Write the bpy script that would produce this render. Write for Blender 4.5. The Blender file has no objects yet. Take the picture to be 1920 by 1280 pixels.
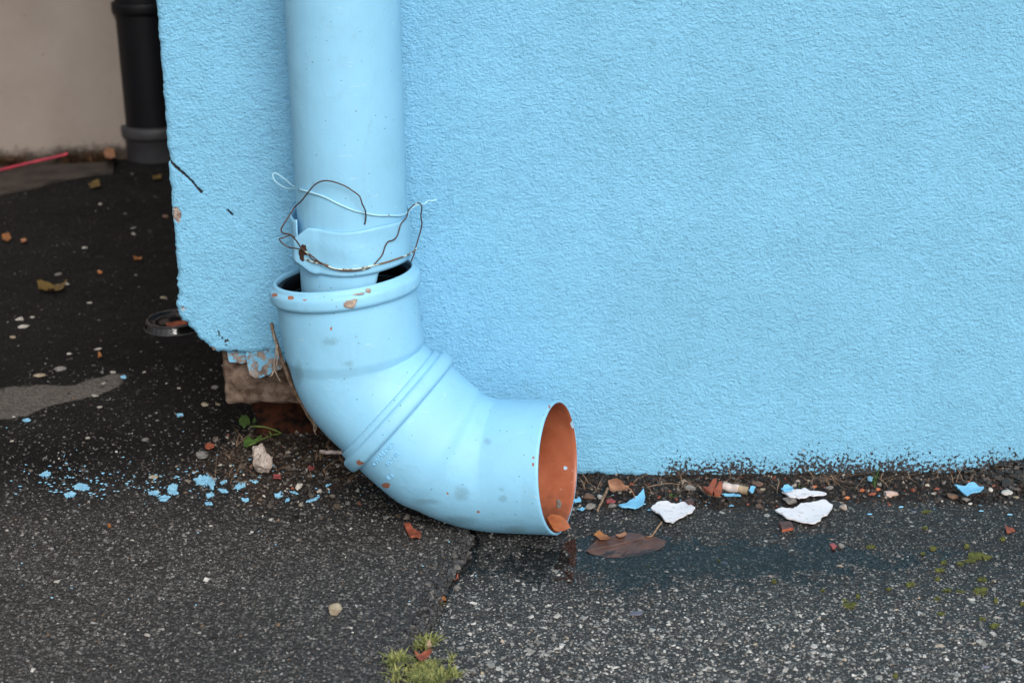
import bpy, bmesh, math, random
import numpy as np
from mathutils import Vector, Matrix, Euler

random.seed(7); rng = np.random.default_rng(7)
R = math.radians
scene = bpy.context.scene
COL = scene.collection

# ------------------------------------------------------------------ camera
PITCH, ROLL, FPX, CAMH, CAMD = R(20.0), 0.010, 2860.0, 0.66, 1.41
fwd = Vector((0, math.cos(PITCH), -math.sin(PITCH)))
r0 = Vector((1, 0, 0)); u0 = Vector((0, math.sin(PITCH), math.cos(PITCH)))
RIGHT = math.cos(ROLL)*r0 - math.sin(ROLL)*u0
UP = math.cos(ROLL)*u0 + math.sin(ROLL)*r0
CAM = Vector((0, -CAMD, CAMH))
cam_data = bpy.data.cameras.new('camera')
cam = bpy.data.objects.new('camera', cam_data); COL.objects.link(cam)
M4 = Matrix((RIGHT, UP, -fwd)).transposed().to_4x4(); M4.translation = CAM
cam.matrix_world = M4
cam_data.sensor_width = 36; cam_data.lens = FPX/1920*36
cam_data.clip_start = 0.02; cam_data.clip_end = 500
cam_data.dof.use_dof = True; cam_data.dof.focus_distance = 1.40; cam_data.dof.aperture_fstop = 9.0
scene.camera = cam

# ------------------------------------------------------------------ world, sun, exposure
world = bpy.data.worlds.new('World'); scene.world = world; world.use_nodes = True
nt = world.node_tree; nt.nodes.clear()
sky = nt.nodes.new('ShaderNodeTexSky'); sky.sky_type = 'NISHITA'; sky.sun_disc = False
SUN_EL, SUN_ROT = R(38), R(163)
sky.sun_elevation = SUN_EL; sky.sun_rotation = SUN_ROT
sky.air_density = 1.0; sky.dust_density = 3.0; sky.ozone_density = 1.0
hs = nt.nodes.new('ShaderNodeHueSaturation'); hs.inputs['Saturation'].default_value = 0.16
bg = nt.nodes.new('ShaderNodeBackground'); bg.inputs['Strength'].default_value = 0.10
wo = nt.nodes.new('ShaderNodeOutputWorld')
nt.links.new(sky.outputs[0], hs.inputs['Color']); nt.links.new(hs.outputs[0], bg.inputs[0]); nt.links.new(bg.outputs[0], wo.inputs[0])
sl = bpy.data.lights.new('sun', 'SUN'); sl.energy = 1.5; sl.angle = R(32); sl.color = (1.0, 0.975, 0.94)
so = bpy.data.objects.new('sun', sl); COL.objects.link(so)
sd = Vector((math.sin(SUN_ROT)*math.cos(SUN_EL), math.cos(SUN_ROT)*math.cos(SUN_EL), math.sin(SUN_EL)))
so.rotation_euler = sd.to_track_quat('Z', 'Y').to_euler(); so.location = (0.5, -3, 4)
scene.view_settings.view_transform = 'Standard'; scene.view_settings.look = 'None'
scene.view_settings.exposure = 0.50; scene.view_settings.gamma = 1.0
try: scene.view_settings.use_curve_mapping = False
except Exception: pass
scene.render.engine = 'CYCLES'
scene.cycles.max_bounces = 8; scene.cycles.transparent_max_bounces = 12

# ------------------------------------------------------------------ helpers: photograph point -> place
def ray(px, py):
    return (fwd*FPX + RIGHT*(px-960) - UP*(py-640)).normalized()
def on_z(px, py, z=0.0):
    d = ray(px, py); t = (z-CAM.z)/d.z; return CAM + d*t
def on_y(px, py, y=0.0):
    d = ray(px, py); t = (y-CAM.y)/d.y; return CAM + d*t
def project(P):
    q = np.asarray(P, float) - np.array(CAM)
    x = q @ np.array(RIGHT); y = q @ np.array(UP); z = q @ np.array(fwd)
    return 960 + FPX*x/z, 640 - FPX*y/z

def pnoise(x, y, seed=0):
    """2-D gradient noise, vectorised, about -0.7..0.7"""
    r = np.random.default_rng(seed); ang = r.uniform(0, 2*np.pi, 4096); perm = r.permutation(4096)
    xi = np.floor(x).astype(int); yi = np.floor(y).astype(int); xf = x-xi; yf = y-yi
    def g(i, j, dx, dy):
        h = perm[(perm[i & 4095] + j) & 4095]; a = ang[h]; return np.cos(a)*dx + np.sin(a)*dy
    u = xf*xf*xf*(xf*(xf*6-15)+10); v = yf*yf*yf*(yf*(yf*6-15)+10)
    a = g(xi, yi, xf, yf)*(1-u) + g(xi+1, yi, xf-1, yf)*u
    b = g(xi, yi+1, xf, yf-1)*(1-u) + g(xi+1, yi+1, xf-1, yf-1)*u
    return a*(1-v) + b*v
def fbm(x, y, octv=3, seed=0, gain=.5):
    s = 0; a = 1
    for i in range(octv):
        s = s + a*pnoise(x*2**i, y*2**i, seed+i*17); a *= gain
    return s
def smooth(e0, e1, x):
    t = np.clip((x-e0)/(e1-e0), 0, 1); return t*t*(3-2*t)

def mk(name, V, F, mat=None, parent=None, smooth_=True, attrs=None, matidx=None):
    """one mesh object from vertices and faces (F: list of faces or an int array of quads / tris)"""
    me = bpy.data.meshes.new(name)
    V = np.asarray(V, dtype=np.float32)
    if isinstance(F, np.ndarray):
        n, k = F.shape
        me.vertices.add(len(V)); me.vertices.foreach_set('co', V.ravel())
        me.loops.add(n*k); me.loops.foreach_set('vertex_index', F.astype(np.int32).ravel())
        me.polygons.add(n); me.polygons.foreach_set('loop_start', np.arange(0, n*k, k, dtype=np.int32))
        me.polygons.foreach_set('loop_total', np.full(n, k, dtype=np.int32))
        me.update(calc_edges=True)
    else:
        me.from_pydata([tuple(map(float, v)) for v in V], [], F)
    if attrs:
        for k, a in attrs.items():
            a = np.asarray(a, dtype=np.float32)
            if a.ndim == 1:
                at = me.attributes.new(k, 'FLOAT', 'POINT'); at.data.foreach_set('value', a)
            else:
                at = me.attributes.new(k, 'FLOAT_COLOR', 'POINT')
                c = np.ones((len(a), 4), dtype=np.float32); c[:, :3] = a; at.data.foreach_set('color', c.ravel())
    ms = mat if isinstance(mat, (list, tuple)) else [mat]
    for m in ms:
        if m: me.materials.append(m)
    if matidx is not None: me.polygons.foreach_set('material_index', np.asarray(matidx, dtype=np.int32))
    me.polygons.foreach_set('use_smooth', np.full(len(me.polygons), smooth_))
    me.validate(); me.update()
    o = bpy.data.objects.new(name, me); COL.objects.link(o)
    if parent: o.parent = parent
    return o
def place(o, loc):
    """move the mesh so its object origin is at loc, geometry unchanged"""
    o.data.transform(Matrix.Translation(-Vector(loc))); o.location = loc; return o
def origin_base(o):
    n = len(o.data.vertices); a = np.empty(n*3, dtype=np.float32); o.data.vertices.foreach_get('co', a); a = a.reshape(-1, 3)
    return place(o, (float(a[:, 0].mean()), float(a[:, 1].mean()), float(a[:, 2].min())))
def tag(o, label=None, cat=None, group=None, kind=None):
    if label: o['label'] = label
    if cat: o['category'] = cat
    if group: o['group'] = group
    if kind: o['kind'] = kind
    return o
def empty(name, loc, label, cat, group=None):
    o = bpy.data.objects.new(name, None); COL.objects.link(o); o.location = loc; o.empty_display_size = .03
    bpy.context.view_layer.update()
    return tag(o, label, cat, group)
def child(o, parent):
    """parent o (built in world coordinates) keeping it where it is"""
    off = Vector((0, 0, 0)); q = parent
    while q is not None: off = off+q.location; q = q.parent
    o.parent = parent; o.location = o.location - off
    return o

# ------------------------------------------------------------------ materials
class NB:
    def __init__(s, name):
        s.m = bpy.data.materials.new(name); s.m.use_nodes = True; s.t = s.m.node_tree; s.t.nodes.clear()
        s.out = s.n('ShaderNodeOutputMaterial'); s.p = s.n('ShaderNodeBsdfPrincipled'); s.l(s.p.outputs[0], s.out.inputs[0])
    def n(s, t, **kw):
        o = s.t.nodes.new(t)
        for k, v in kw.items(): setattr(o, k, v)
        return o
    def l(s, a, b): s.t.links.new(a, b)
    def val(s, x, sock):
        if isinstance(x, (int, float)): sock.default_value = x
        elif isinstance(x, (tuple, list)): sock.default_value = (*x, 1) if len(x) == 3 and sock.type == 'RGBA' else x
        else: s.l(x, sock)
    def pos(s, scale=(1, 1, 1), rot=(0, 0, 0)):
        g = s.n('ShaderNodeNewGeometry'); mp = s.n('ShaderNodeMapping'); mp.inputs['Scale'].default_value = scale
        mp.inputs['Rotation'].default_value = rot
        s.l(g.outputs['Position'], mp.inputs[0]); return mp.outputs[0]
    def obj(s, scale=(1, 1, 1)):
        g = s.n('ShaderNodeTexCoord'); mp = s.n('ShaderNodeMapping'); mp.inputs['Scale'].default_value = scale
        s.l(g.outputs['Object'], mp.inputs[0]); return mp.outputs[0]
    def noise(s, vec, scale, detail=3, rough=.55, dist=0):
        o = s.n('ShaderNodeTexNoise'); o.inputs['Scale'].default_value = scale; o.inputs['Detail'].default_value = detail
        o.inputs['Roughness'].default_value = rough; o.inputs['Distortion'].default_value = dist; s.l(vec, o.inputs['Vector']); return o.outputs[0]
    def vor(s, vec, scale, feature='F1', rnd=1.0):
        o = s.n('ShaderNodeTexVoronoi', feature=feature); o.inputs['Scale'].default_value = scale; o.inputs['Randomness'].default_value = rnd
        s.l(vec, o.inputs['Vector']); return o
    def ramp(s, x, stops, interp='LINEAR'):
        o = s.n('ShaderNodeValToRGB'); e = o.color_ramp.elements; o.color_ramp.interpolation = interp
        while len(e) < len(stops): e.new(.5)
        for i, (p, c) in enumerate(stops):
            e[i].position = p; e[i].color = (c, c, c, 1) if isinstance(c, (int, float)) else (*c, 1)
        s.l(x, o.inputs[0]); return o.outputs[0]
    def mix(s, f, a, b, mode='MIX'):
        o = s.n('ShaderNodeMix', data_type='RGBA', blend_type=mode)
        s.val(f, o.inputs[0]); s.val(a, o.inputs[6]); s.val(b, o.inputs[7]); return o.outputs[2]
    def math(s, op, a, b=0.0, c=None, clamp=False):
        o = s.n('ShaderNodeMath', operation=op, use_clamp=clamp); s.val(a, o.inputs[0]); s.val(b, o.inputs[1])
        if c is not None: s.val(c, o.inputs[2])
        return o.outputs[0]
    def attr(s, name, fac=True):
        o = s.n('ShaderNodeAttribute', attribute_name=name); return o.outputs['Fac' if fac else 'Color']
    def bump(s, h, strength=.5, dist=.001, nrm=None):
        o = s.n('ShaderNodeBump'); o.inputs['Strength'].default_value = strength; o.inputs['Distance'].default_value = dist
        s.l(h, o.inputs['Height'])
        if nrm is not None: s.l(nrm, o.inputs['Normal'])
        return o.outputs[0]
    def fin(s, color=None, rough=None, normal=None, spec=None, **kw):
        if color is not None: s.val(color, s.p.inputs['Base Color'])
        if rough is not None: s.val(rough, s.p.inputs['Roughness'])
        if normal is not None: s.l(normal, s.p.inputs['Normal'])
        if spec is not None: s.val(spec, s.p.inputs['Specular IOR Level'])
        for k, v in kw.items(): s.val(v, s.p.inputs[k])
        return s.m

def simple(name, c, rough=.7, c2=None, scale=120, bump=.35, bscale=400, bdist=.0008, spec=.4, lo=.38, hi=.62, detail=4):
    b = NB(name); v = b.pos()
    c2 = c2 or tuple(x*.65 for x in c)
    f = b.ramp(b.noise(v, scale, detail), [(lo, 0.0), (hi, 1.0)])
    col = b.mix(f, c2, c)
    nrm = b.bump(b.noise(v, bscale, 4, .65), bump, bdist)
    return b.fin(col, rough, nrm, spec)

WALL_BLUE = (0.205, 0.498, 0.712)
PIPE_BLUE = (0.258, 0.560, 0.775)
DIRT = (0.045, 0.036, 0.030)

def mat_stucco():
    b = NB('blue_stucco_paint'); v = b.pos()
    vs = b.pos((.92, 1, 1.04))
    n1 = b.noise(vs, 820, 3, .6, 0)
    n2 = b.noise(vs, 400, 2, .5, 0)
    wv_ = b.n('ShaderNodeTexNoise'); wv_.inputs['Scale'].default_value = 240; wv_.inputs['Detail'].default_value = 2; b.l(vs, wv_.inputs['Vector'])
    sc_ = b.n('ShaderNodeVectorMath', operation='SCALE'); sc_.inputs['Scale'].default_value = .0075; b.l(wv_.outputs['Color'], sc_.inputs[0])
    ad_ = b.n('ShaderNodeVectorMath', operation='ADD'); b.l(vs, ad_.inputs[0]); b.l(sc_.outputs[0], ad_.inputs[1])
    edge = b.ramp(b.vor(ad_.outputs[0], 250, 'DISTANCE_TO_EDGE').outputs['Distance'], [(.0, 0.0), (.16, 1.0)])
    emask = b.ramp(b.noise(vs, 120, 3, .6), [(.42, 0.0), (.60, 1.0)])
    edge = b.mix(emask, (1, 1, 1), edge)
    vb = b.ramp(b.vor(vs, 430).outputs['Distance'], [(.0, 1.0), (.75, 0.0)])
    big = b.noise(v, 9, 4, .6)
    col = b.mix(b.ramp(big, [(.3, 0.0), (.7, 1.0)]), tuple(x*.93 for x in WALL_BLUE), tuple(min(1, x*1.05) for x in WALL_BLUE))
    # pin holes where the grain was not covered by paint, worn bottom edge, bare plaster and joint dirt
    pits = b.ramp(b.noise(v, 260, 2, .5), [(.235, 1.0), (.262, 0.0)])
    hole = b.math('MULTIPLY', pits, .55)
    col = b.mix(hole, col, (.06, .10, .12))
    worn = b.attr('worn')
    wn = b.noise(b.pos((1, 1, 1)), 300, 3, .6, .3)
    wm = b.ramp(b.math('ADD', b.math('SUBTRACT', worn, wn), .04), [(.0, 0.0), (.035, 1.0)])
    dirt = b.mix(b.ramp(b.noise(v, 600, 2), [(.4, 0.0), (.62, 1.0)]), (.018, .019, .021), (.070, .066, .068))
    col = b.mix(wm, col, dirt)
    bare = b.attr('bare'); bn = b.noise(v, 330, 3, .6)
    bm = b.ramp(b.math('SUBTRACT', bare, bn), [(.0, 0.0), (.05, 1.0)])
    plaster = b.mix(b.ramp(b.noise(v, 200, 4), [(.4, 0.0), (.6, 1.0)]), (.20, .14, .12), (.47, .38, .32))
    col = b.mix(bm, col, plaster)
    gap = b.ramp(b.attr('gap'), [(.35, 0.0), (.6, 1.0)])
    col = b.mix(gap, col, (.055, .05, .05))
    h = b.math('ADD', b.math('ADD', b.math('MULTIPLY', n1, .55), b.math('MULTIPLY', n2, 1.1)), b.math('ADD', b.math('MULTIPLY', vb, .30), b.math('MULTIPLY', edge, .40)))
    h = b.math('SUBTRACT', h, b.math('MULTIPLY', wm, .25))
    nrm = b.bump(h, .72, .0018)
    return b.fin(col, .62, nrm, .35)

def mat_pipe(name, base, streak):
    b = NB(name); v = b.pos()
    big = b.noise(v, 14, 4, .6)
    col = b.mix(b.ramp(big, [(.32, 0.0), (.68, 1.0)]), tuple(x*.94 for x in base), tuple(min(1, x*1.05) for x in base))
    # water marks and grime rubbed in the paint
    st = b.ramp(b.noise(b.pos((1, 1, .35)), 38, 5, .7, 1.2), [(.60, 0.0), (.74, 1.0)])
    col = b.mix(b.math('MULTIPLY', st, .24), col, (.16, .26, .28))
    sm_ = b.ramp(b.noise(b.pos((1, 1, .8), (.5, .2, .9)), 22, 8, .78, .5), [(.53, 0.0), (.70, 1.0)])
    col = b.mix(b.math('MULTIPLY', sm_, .16), col, (.15, .24, .27))
    sc2 = b.ramp(b.noise(b.pos((.25, 1, 1.6), (.0, .5, .3)), 150, 4, .6, .3), [(.655, 0.0), (.69, 1.0)])
    col = b.mix(b.math('MULTIPLY', sc2, .35), col, (.50, .70, .80))
    vo = b.vor(v, 150); dots = b.math('MULTIPLY', b.ramp(vo.outputs['Distance'], [(.045, 1.0), (.10, 0.0)]), b.ramp(b.noise(v, 55, 2), [(.46, 0.0), (.54, 1.0)]))
    col = b.mix(dots, col, (.03, .035, .035))
    vo2 = b.vor(b.pos((1, 1, 1), (.3, .8, 0)), 42); d2 = b.ramp(vo2.outputs['Distance'], [(.014, 1.0), (.034, 0.0)])
    col = b.mix(b.math('MULTIPLY', d2, .8), col, (.05, .045, .04))
    # chips: attribute placed on the mesh
    ch = b.math('SUBTRACT', b.attr('chip'), b.math('MULTIPLY', b.math('SUBTRACT', b.noise(v, 420, 3), .5), .9))
    cm = b.ramp(ch, [(.45, 0.0), (.52, 1.0)])
    col = b.mix(cm, col, b.mix(b.noise(v, 300, 2), (.30, .095, .05), (.42, .20, .13)))
    gr = b.math('SUBTRACT', b.attr('grime'), b.math('MULTIPLY', b.math('SUBTRACT', b.noise(v, 300, 4, .7), .5), 1.2))
    gm = b.ramp(gr, [(.25, 0.0), (.95, 1.0)])
    col = b.mix(b.math('MULTIPLY', gm, .36), col, (.10, .17, .18))
    brush = b.noise(b.pos(streak, (0, .15, 0)), 60, 5, .7, .8)
    drips = b.ramp(b.noise(v, 45, 3, .5, 2.0), [(.60, 0.0), (.66, 1.0)])
    lump = b.noise(v, 26, 2, .5)
    h = b.math('ADD', b.math('MULTIPLY', brush, .55), b.math('ADD', b.math('MULTIPLY', drips, .12), b.math('MULTIPLY', lump, 1.6)))
    h = b.math('SUBTRACT', h, b.math('ADD', b.math('MULTIPLY', cm, .7), b.math('MULTIPLY', dots, .4)))
    nrm = b.bump(h, .46, .0014)
    ro = b.math('ADD', .42, b.math('MULTIPLY', b.noise(v, 30, 4), .26))
    return b.fin(col, ro, nrm, .45)

def mat_terracotta_inner():
    b = NB('terracotta_pvc'); v = b.pos()
    col = b.mix(b.ramp(b.noise(v, 30, 4, .6), [(.35, 0.0), (.65, 1.0)]), (.30, .080, .036), (.40, .125, .062))
    vo = b.vor(v, 120); d = b.ramp(vo.outputs['Distance'], [(.06, 1.0), (.10, 0.0)])
    col = b.mix(b.math('MULTIPLY', d, .6), col, (.6, .4, .32))
    sp = b.ramp(b.attr('chip'), [(.45, 0.0), (.55, 1.0)])
    col = b.mix(sp, col, (.40, .62, .80))
    sep = b.n('ShaderNodeSeparateXYZ'); b.l(v, sep.inputs[0])
    mud = b.ramp(b.math('SUBTRACT', b.math('ADD', b.math('MULTIPLY', sep.outputs[2], 14.0), b.noise(v, 70, 6, .75)), .05), [(.42, 1.0), (.75, 0.0)])
    col = b.mix(b.math('MULTIPLY', mud, .7), col, (.085, .045, .028))
    stn_ = b.ramp(b.noise(b.pos((.3, 1, 1)), 40, 7, .75), [(.55, 0.0), (.72, 1.0)])
    col = b.mix(b.math('MULTIPLY', stn_, .35), col, (.15, .055, .03))
    nrm = b.bump(b.noise(b.pos((.4, 1, 1)), 90, 4), .25, .0006)
    return b.fin(col, .38, nrm, .5)

def mat_ground():
    b = NB('asphalt'); v = b.pos(); v2 = b.pos((1, 1, 1), (0, 0, .7))
    left = b.attr('left'); soil = b.attr('soil'); dark = b.attr('dark'); pale = b.attr('pale')
    wob = b.n('ShaderNodeVectorMath', operation='ADD')
    nz = b.n('ShaderNodeTexNoise'); nz.inputs['Scale'].default_value = 300; b.l(v, nz.inputs['Vector'])
    sc = b.n('ShaderNodeVectorMath', operation='SCALE'); sc.inputs['Scale'].default_value = .0016
    b.l(nz.outputs['Color'], sc.inputs[0]); b.l(v, wob.inputs[0]); b.l(sc.outputs[0], wob.inputs[1]); wv = wob.outputs[0]
    def chips(scale, colr, d0, d1):
        vo = b.vor(wv, scale)
        sep = b.n('ShaderNodeSeparateColor'); b.l(vo.outputs['Color'], sep.inputs[0])
        c = b.ramp(sep.outputs[0], colr, 'CONSTANT')
        m = b.ramp(vo.outputs['Distance'], [(d0, 1.0), (d1, 0.0)])
        return c, m, vo.outputs['Distance'], sep.outputs[1]
    # left carpet: small dark grains; right slab: pale chips in dark binder
    cl, ml, dl, _ = chips(330, [(0, (.034, .032, .032)), (.35, (.064, .061, .059)), (.62, (.10, .095, .092)), (.82, (.15, .143, .136)), (.94, (.24, .23, .22)), (.985, (.36, .34, .32))], .35, .62)
    colL = b.mix(ml, (.032, .029, .027), cl)
    cr, mr, dr, _ = chips(340, [(0, (.054, .051, .048)), (.36, (.100, .094, .087)), (.60, (.185, .174, .162)), (.80, (.30, .29, .275)), (.93, (.46, .44, .42))], .26, .46)
    colR = b.mix(mr, (.042, .040, .0375), cr)
    cf, mf, df, _ = chips(620, [(0, (.02, .02, .022)), (.6, (.085, .083, .08)), (.88, (.26, .25, .24))], .3, .5)
    colR = b.mix(b.math('MULTIPLY', mf, b.math('SUBTRACT', 1.0, mr)), colR, cf)
    colL = b.mix(b.math('MULTIPLY', mf, b.math('SUBTRACT', 1.0, ml)), colL, b.mix(.5, cf, (.03, .028, .028)))
    col = b.mix(left, colR, colL)
    # wet tar with the shade of the passage and elbow painted into its colour
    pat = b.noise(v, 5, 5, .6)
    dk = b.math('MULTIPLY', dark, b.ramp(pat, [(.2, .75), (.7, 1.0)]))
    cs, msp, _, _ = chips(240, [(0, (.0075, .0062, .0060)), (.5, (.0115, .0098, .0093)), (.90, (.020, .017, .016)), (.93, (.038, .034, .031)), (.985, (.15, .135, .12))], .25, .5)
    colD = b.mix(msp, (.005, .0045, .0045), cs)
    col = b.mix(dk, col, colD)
    # soil
    so_ = b.ramp(b.math('SUBTRACT', b.math('ADD', soil, .0), b.math('MULTIPLY', b.math('SUBTRACT', b.noise(v, 120, 5, .7), .5), 1.3)), [(.35, 0.0), (.55, 1.0)])
    sc1 = b.mix(b.ramp(b.noise(v, 260, 5, .75), [(.38, 0.0), (.64, 1.0)]), (.014, .009, .0065), (.062, .043, .032))
    col = b.mix(so_, col, sc1)
    # old concrete smear
    pm = b.ramp(b.math('SUBTRACT', pale, b.math('MULTIPLY', b.math('SUBTRACT', b.noise(v, 22, 8, .75), .5), 2.4)), [(.36, 0.0), (.62, 1.0)])
    pc = b.mix(b.ramp(b.noise(v, 260, 5, .75), [(.36, 0.0), (.6, 1.0)]), (.085, .074, .066), (.18, .16, .142))
    col = b.mix(b.math('MULTIPLY', pm, .92), col, pc)
    stain = b.ramp(b.noise(v, 7, 5, .65), [(.3, .82), (.7, 1.12)])
    col = b.mix(1.0, col, stain, 'MULTIPLY')
    wet = b.attr('wet'); col = b.mix(b.math('MULTIPLY', wet, .36), col, (.008, .008, .009))
    h1 = b.mix(left, b.math('SUBTRACT', 1.0, dr), b.math('SUBTRACT', 1.0, dl))
    hh = b.math('ADD', b.math('MULTIPLY', h1, 1.0), b.math('ADD', b.math('MULTIPLY', b.noise(v, 700, 4, .7), .7), b.math('MULTIPLY', b.noise(v, 120, 3), .9)))
    nrm = b.bump(hh, .85, .0022)
    ro = b.math('ADD', .42, b.math('MULTIPLY', b.noise(v, 40, 4), .35))
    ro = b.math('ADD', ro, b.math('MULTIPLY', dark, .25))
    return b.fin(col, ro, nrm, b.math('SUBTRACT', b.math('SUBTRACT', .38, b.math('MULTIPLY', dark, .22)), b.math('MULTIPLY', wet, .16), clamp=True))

def mat_grains():
    b = NB('stone_grains'); v = b.pos()
    c = b.attr('Col', False)
    f = b.ramp(b.noise(v, 500, 3), [(.3, .72), (.7, 1.15)])
    col = b.mix(1.0, c, f, 'MULTIPLY')
    return b.fin(col, .55, b.bump(b.noise(v, 900, 3), .4, .0005), .4)

def mat_water():
    m = bpy.data.materials.new('puddle_water'); m.use_nodes = True; t = m.node_tree; t.nodes.clear()
    o = t.nodes.new('ShaderNodeOutputMaterial'); mx = t.nodes.new('ShaderNodeMixShader'); tr = t.nodes.new('ShaderNodeBsdfTransparent')
    gl = t.nodes.new('ShaderNodeBsdfGlossy'); fr = t.nodes.new('ShaderNodeFresnel'); fr.inputs[0].default_value = 1.33
    tr.inputs[0].default_value = (.98, .975, .965, 1); gl.inputs['Roughness'].default_value = .03; gl.inputs[0].default_value = (.88, .82, .78, 1)
    ns = t.nodes.new('ShaderNodeTexNoise'); ns.inputs['Scale'].default_value = 22; bp = t.nodes.new('ShaderNodeBump'); bp.inputs['Strength'].default_value = .05; bp.inputs['Distance'].default_value = .001
    t.links.new(ns.outputs[0], bp.inputs['Height']); t.links.new(bp.outputs[0], gl.inputs['Normal'])
    t.links.new(fr.outputs[0], mx.inputs[0]); t.links.new(tr.outputs[0], mx.inputs[1]); t.links.new(gl.outputs[0], mx.inputs[2]); t.links.new(mx.outputs[0], o.inputs[0])
    return m
def mat_clear_plastic():
    m = bpy.data.materials.new('clear_plastic'); m.use_nodes = True; t = m.node_tree; t.nodes.clear()
    o = t.nodes.new('ShaderNodeOutputMaterial'); mx = t.nodes.new('ShaderNodeMixShader'); tr = t.nodes.new('ShaderNodeBsdfTransparent')
    pb = t.nodes.new('ShaderNodeBsdfGlossy'); pb.inputs['Color'].default_value = (.9, .9, .9, 1); pb.inputs['Roughness'].default_value = .10
    ns = t.nodes.new('ShaderNodeTexNoise'); ns.inputs['Scale'].default_value = 60; rp = t.nodes.new('ShaderNodeMapRange')
    rp.inputs[3].default_value = .01; rp.inputs[4].default_value = .05
    tr.inputs[0].default_value = (.93, .93, .94, 1)
    lw = t.nodes.new('ShaderNodeFresnel'); lw.inputs[0].default_value = 1.5; ma = t.nodes.new('ShaderNodeMath'); ma.operation = 'MULTIPLY_ADD'; ma.inputs[1].default_value = .9
    t.links.new(ns.outputs[0], rp.inputs[0]); t.links.new(lw.outputs[0], ma.inputs[0]); t.links.new(rp.outputs[0], ma.inputs[2]); t.links.new(ma.outputs[0], mx.inputs[0]); t.links.new(tr.outputs[0], mx.inputs[1]); t.links.new(pb.outputs[0], mx.inputs[2]); t.links.new(mx.outputs[0], o.inputs[0])
    return m
def mat_wire(name, paint, metal, thr, scale=90):
    b = NB(name); v = b.pos(); f = b.ramp(b.noise(v, scale, 3), [(thr, 0.0), (thr+.03, 1.0)])
    col = b.mix(f, metal, paint)
    return b.fin(col, .5, b.bump(b.noise(v, 700, 3), .4, .0004), .4)
def mat_farwall():
    b = NB('grey_beige_render'); v = b.pos()
    c = b.mix(b.ramp(b.noise(v, 3.5, 6, .65), [(.3, 0.0), (.7, 1.0)]), (.250, .202, .170), (.340, .285, .248))
    sp = b.ramp(b.noise(v, 60, 4, .7), [(.29, 1.0), (.33, 0.0)])
    c = b.mix(b.math('MULTIPLY', sp, .5), c, (.08, .06, .05))
    low = b.attr('low')
    c = b.mix(b.ramp(b.math('SUBTRACT', low, b.math('MULTIPLY', b.noise(v, 30, 5, .7), .8)), [(0, 0.0), (.25, 1.0)]), c, (.06, .045, .035))
    return b.fin(c, .85, b.bump(b.noise(v, 180, 5, .65), .5, .002), .2)

M = {}
M['stucco'] = mat_stucco()
M['pipe'] = mat_pipe('blue_pipe_paint', PIPE_BLUE, (1, 1, .12))
M['elbow'] = mat_pipe('blue_elbow_paint', PIPE_BLUE, (.5, 1, .5))
M['inner'] = mat_terracotta_inner()
M['ground'] = mat_ground()
M['grains'] = mat_grains()
M['water'] = mat_water()
M['clear'] = mat_clear_plastic()
M['farwall'] = mat_farwall()
M['mortar'] = simple('beige_mortar', (.46, .37, .30), .85, (.27, .20, .16), 160, .7, 500)
M['block'] = simple('grey_brown_block', (.205, .145, .110), .9, (.070, .042, .028), 95, 1.0, 420, .0020, .2, .36, .62, 10)  # darkened: shadow below the wall edge is put into the colour
M['brick'] = simple('shaded_red_brick', (.070, .024, .013), .95, (.010, .007, .006), 75, 1.0, 300, .003, .1, .40, .60, 9)  # shadow of the recess is put into the brick colour
M['core'] = simple('old_brown_masonry', (.16, .11, .08), .9, (.07, .045, .03), 20, .8, 120, .003, .2)
M['plaster'] = simple('grey_plaster_back', (.40, .36, .31), .85, (.20, .15, .12), 90, .7, 300)
M['white'] = simple('white_plaster_skin', (.74, .72, .75), .7, (.52, .49, .47), 170, .5, 500, lo=.30, hi=.44)
M['blueflake'] = simple('blue_paint_skin', (.22, .55, .80), .55, (.18, .47, .70), 80, .5, 400)
M['bluesplash'] = simple('blue_paint_splash', (.30, .63, .84), .45, (.22, .50, .72), 140, .5, 500)
M['terra'] = simple('terracotta_shard', (.34, .095, .048), .7, (.22, .055, .03), 120, .4, 500)
M['terra_dark'] = simple('brown_tile_chip', (.105, .055, .045), .6, (.075, .035, .03), 120, .3, 400)
M['orange'] = simple('orange_pvc_shard', (.60, .20, .075), .4, (.42, .12, .05), 60, .2, 300)
M['red'] = simple('dusty_red_chip', (.36, .085, .085), .6, (.22, .05, .05), 120, .3, 500)
M['stone_beige'] = simple('beige_limestone', (.52, .44, .385), .9, (.32, .25, .21), 130, 1.0, 380, .0020)
M['stone_grey'] = simple('grey_stone', (.24, .225, .21), .8, (.13, .12, .11), 110, .6, 420)
M['stone_white'] = simple('white_pebble_stone', (.62, .59, .54), .75, (.45, .42, .38), 110, .4, 420)
M['stone_dull'] = simple('dull_white_pebble_stone', (.40, .37, .33), .8, (.26, .24, .21), 110, .4, 420)
M['stone_tan'] = simple('tan_pebble_stone', (.34, .29, .21), .75, (.24, .19, .13), 110, .4, 420)
M['stone_brown'] = simple('brown_pebble_stone', (.20, .115, .07), .75, (.12, .07, .05), 110, .5, 420)
M['pink'] = simple('pinkish_plaster_lump', (.62, .44, .37), .85, (.45, .30, .24), 160, .8, 500)
M['leaf_brown'] = simple('wet_brown_leaf', (.125, .062, .045), .45, (.075, .038, .03), 50, .4, 260)
M['leaf_brown2'] = simple('leaf_vein', (.19, .105, .07), .5, (.13, .07, .05), 50, .3, 260)
M['leaf_orange'] = simple('orange_leaf', (.34, .14, .04), .5, (.21, .075, .03), 90, .4, 260)
M['leaf_dry'] = simple('dry_tan_leaf', (.40, .19, .10), .6, (.22, .09, .045), 90, .4, 260)
M['leaf_yellow'] = simple('yellow_brown_leaf', (.16, .10, .025), .6, (.09, .055, .018), 60, .4, 260)
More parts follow.
